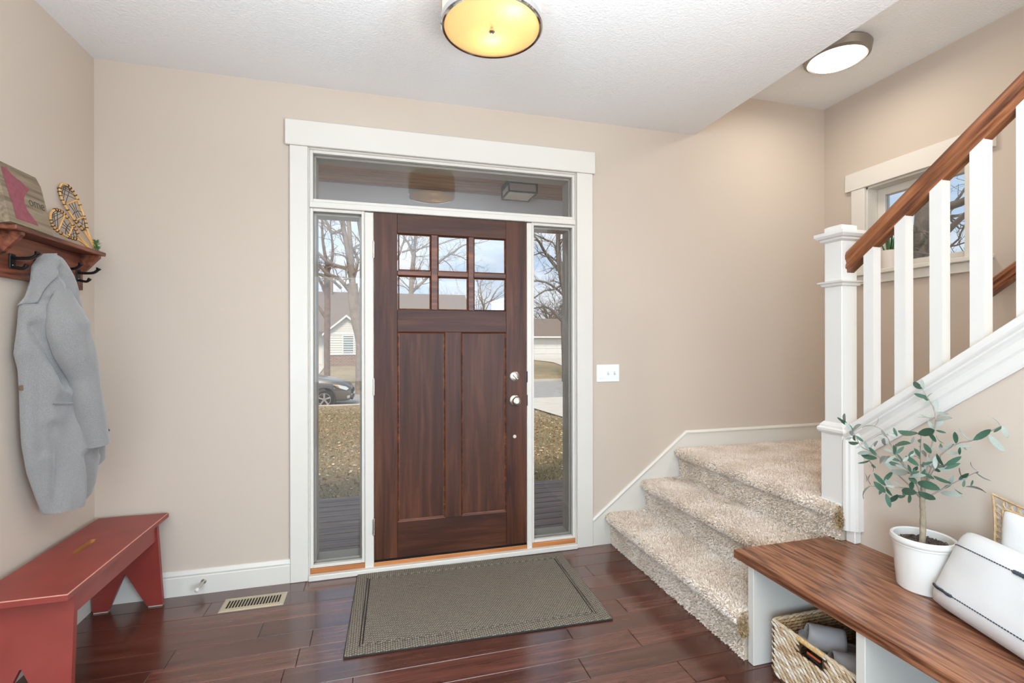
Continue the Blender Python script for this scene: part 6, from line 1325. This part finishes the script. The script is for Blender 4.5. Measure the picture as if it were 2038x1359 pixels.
# ================================================================== BARE TREES
M_barkd = plain('grey_brown_bark', (112, 98, 86), 0.95, bs=14, bstr=0.8, var=0.25, vs=4, bd=0.03); M_barkp = plain('pale_tan_bark', (150, 130, 110), 0.95, bs=14, bstr=0.7, var=0.2, vs=4, bd=0.03)
def twigs(mb, p, d, L, r, depth, rn, spread=0.55):
    pts = [p]; dd = d.normalized(); k = 4
    for i in range(k):
        dd = (dd + Vector((rn.gauss(0, 0.16), rn.gauss(0, 0.16), rn.gauss(0.03, 0.16)))).normalized(); pts.append(pts[-1] + dd * (L / k))
    mb.tube(pts, [lerp(r, r * 0.45, i / k) for i in range(k + 1)], 5 if depth > 1 else 3, cap=False)
    if depth <= 0: return
    for i in range(rn.choice([2, 3, 3])):
        j = rn.randint(1, k); q = (dd + Vector((rn.gauss(0, spread), rn.gauss(0, spread), rn.gauss(0.1, spread)))).normalized(); twigs(mb, pts[j], q, L * rn.uniform(0.5, 0.75), r * 0.5, depth - 1, rn, spread)
def limb_tree(name, limbs, label, bark, seed, twl=1.6, dep=3, every=1, base_ext=1.0, group=None):
    rn = random.Random(seed); P0 = Vector(limbs[0][2][0]); root = thing(name, (P0.x, P0.y, ground_z(P0.x, P0.y)), label, 'tree', group)
    for li, (ra, rb_, pts) in enumerate(limbs):
        jy = rn.uniform(-0.12, 0.12) if li else 0.0
        P = [Vector(p) + Vector((0, jy * i, 0)) for i, p in enumerate(pts)]
        if li == 0: P = [Vector((P[0].x, P[0].y, ground_z(P[0].x, P[0].y) - 0.3))] + P if P[0].z > ground_z(P[0].x, P[0].y) - 0.2 else P
        C = arc3(P, 4); k = len(C); mb = MB(); rad = [lerp(ra, rb_, i / k) for i in range(k)]
        if li == 0: rad[0] = ra * 1.35
        mb.tube(C, rad, 10 if li == 0 else 7)
        if li:
            for i in range(2, k, every):
                d = (C[min(i + 1, k - 1)] - C[i - 1]).normalized(); q = (d + Vector((rn.gauss(0, 0.8), rn.gauss(0, 0.8), rn.gauss(0.25, 0.6)))).normalized()
                twigs(mb, C[i], q, twl * rn.uniform(0.5, 1.1), max(0.012, rad[i] * 0.35), dep - 1, rn)
            twigs(mb, C[-1], C[-1] - C[-2], twl, rad[-1] * 0.8, dep, rn)
        mb.build('trunk' if li == 0 else 'limb', bark, root, 60)
    return root
limb_tree('bare_tree', LIMBS_A, 'large bare tree on the far lawn in front of the gabled house', M_barkp, 1, 1.1, 3, 2)
limb_tree('bare_tree', LIMBS_C, 'bare tree rising behind the long brown roof', M_barkp, 2, 2.0, 3, 2)
limb_tree('bare_tree', LIMBS_D, 'dark leaning bare tree in front of the white garage', M_barkd, 3, 1.3, 4, 2)
post = [(.15, .14, [(-2.48, 22.3, -1.0), (-2.49, 22.3, 1.0), (-2.47, 22.3, 3.0), (-2.48, 22.3, 5.0)])] + [(.09, .03, l) for l in ([(-2.48, 22.3, 3.6), (-3.0, 22.4, 4.6), (-3.8, 22.5, 5.3)], [(-2.48, 22.3, 4.6), (-2.2, 22.2, 5.6), (-2.3, 22.2, 6.9)], [(-2.48, 22.3, 5.0), (-2.7, 22.4, 6.4), (-2.7, 22.4, 8.0)], [(-2.48, 22.3, 2.4), (-3.2, 22.3, 3.4), (-4.4, 22.4, 4.2)])]
limb_tree('bare_tree', post, 'slim straight brown trunked tree left of the gable', plain('brown_bark', (126, 92, 66), 0.95, bs=14, bstr=0.8, var=0.3, vs=6, bd=0.03), 4, 1.0, 3, 2)
sidet = [(.14, .11, [(9.0, 3.37, -1.0), (9.0, 3.36, 1.8), (9.0, 3.32, 2.7), (9.05, 3.28, 3.7), (9.1, 3.3, 4.6)])] + [(.10, .03, l) for l in ([(9.0, 3.33, 2.4), (9.0, 3.1, 2.75), (8.9, 2.8, 3.0), (8.8, 2.3, 3.3)], [(9.0, 3.3, 3.2), (9.0, 3.0, 3.5), (9.1, 2.6, 3.6), (9.0, 2.1, 4.0)], [(9.05, 3.28, 3.7), (9.0, 3.6, 4.4), (8.9, 4.0, 5.0)], [(9.0, 3.32, 2.0), (8.9, 3.0, 2.2), (8.8, 2.7, 2.6), (8.7, 2.2, 2.7)], [(9.1, 3.3, 4.4), (9.0, 2.9, 4.9), (8.9, 2.6, 5.6)], [(9.0, 3.33, 2.9), (9.0, 3.8, 3.4), (9.0, 4.4, 3.8)])]
limb_tree('bare_tree', sidet, 'bare tree seen through the stair window', M_barkd, 6, 0.7, 4, 2)
def far_tree(name, x, y, h, label, seed, n=13, bark=None, low=3):
    rn = random.Random(seed); bark = bark or M_barkp; root = thing(name, (x, y, -0.5), label, 'tree', 'bare trees in the distant row behind the roofs'); mb = MB(); P = [Vector((x, y, -0.7)), Vector((x + 0.1, y, h * 0.22)), Vector((x, y, h * 0.45)), Vector((x + 0.15, y, h * 0.66))]
    C = arc3(P, 3); mb.tube(C, [lerp(0.2, 0.1, i / len(C)) for i in range(len(C))], 7); mb.build('trunk', bark, root, 60); mb = MB()
    for i in range(n):
        p = C[rn.randint(low, len(C) - 1)]; a = rn.uniform(0, 6.28); twigs(mb, p, Vector((math.cos(a), math.sin(a), rn.uniform(0.3, 1.3))), h * rn.uniform(0.25, 0.42), 0.07, 4, rn, 0.6)
    o = mb.build('branches', bark, root, 60, False); o['kind'] = 'stuff'; return root
far_tree('distant_tree', 11.5, 52, 8.5, 'distant bare tree standing right of the long brown roof end', 31)
far_tree('distant_tree', 9.0, 56, 7.6, 'distant bare tree partly behind the end of the brown roof', 32)
far_tree('distant_tree', -5.5, 58, 8.0, 'distant bare tree above the roof at the hinge side of the door', 33)
far_tree('distant_tree', 19.6, 52, 6.6, 'distant brown bushy tree low above the garage roof, door side', 34, 34, M_barkd, 2)
far_tree('distant_tree', 22.0, 53, 7.0, 'distant brown bushy tree above the middle of the garage roof', 35, 34, M_barkd, 2)
far_tree('distant_tree', 24.2, 54, 6.4, 'distant brown bushy tree above the garage roof beside the leaning tree', 36, 34, M_barkd, 2)
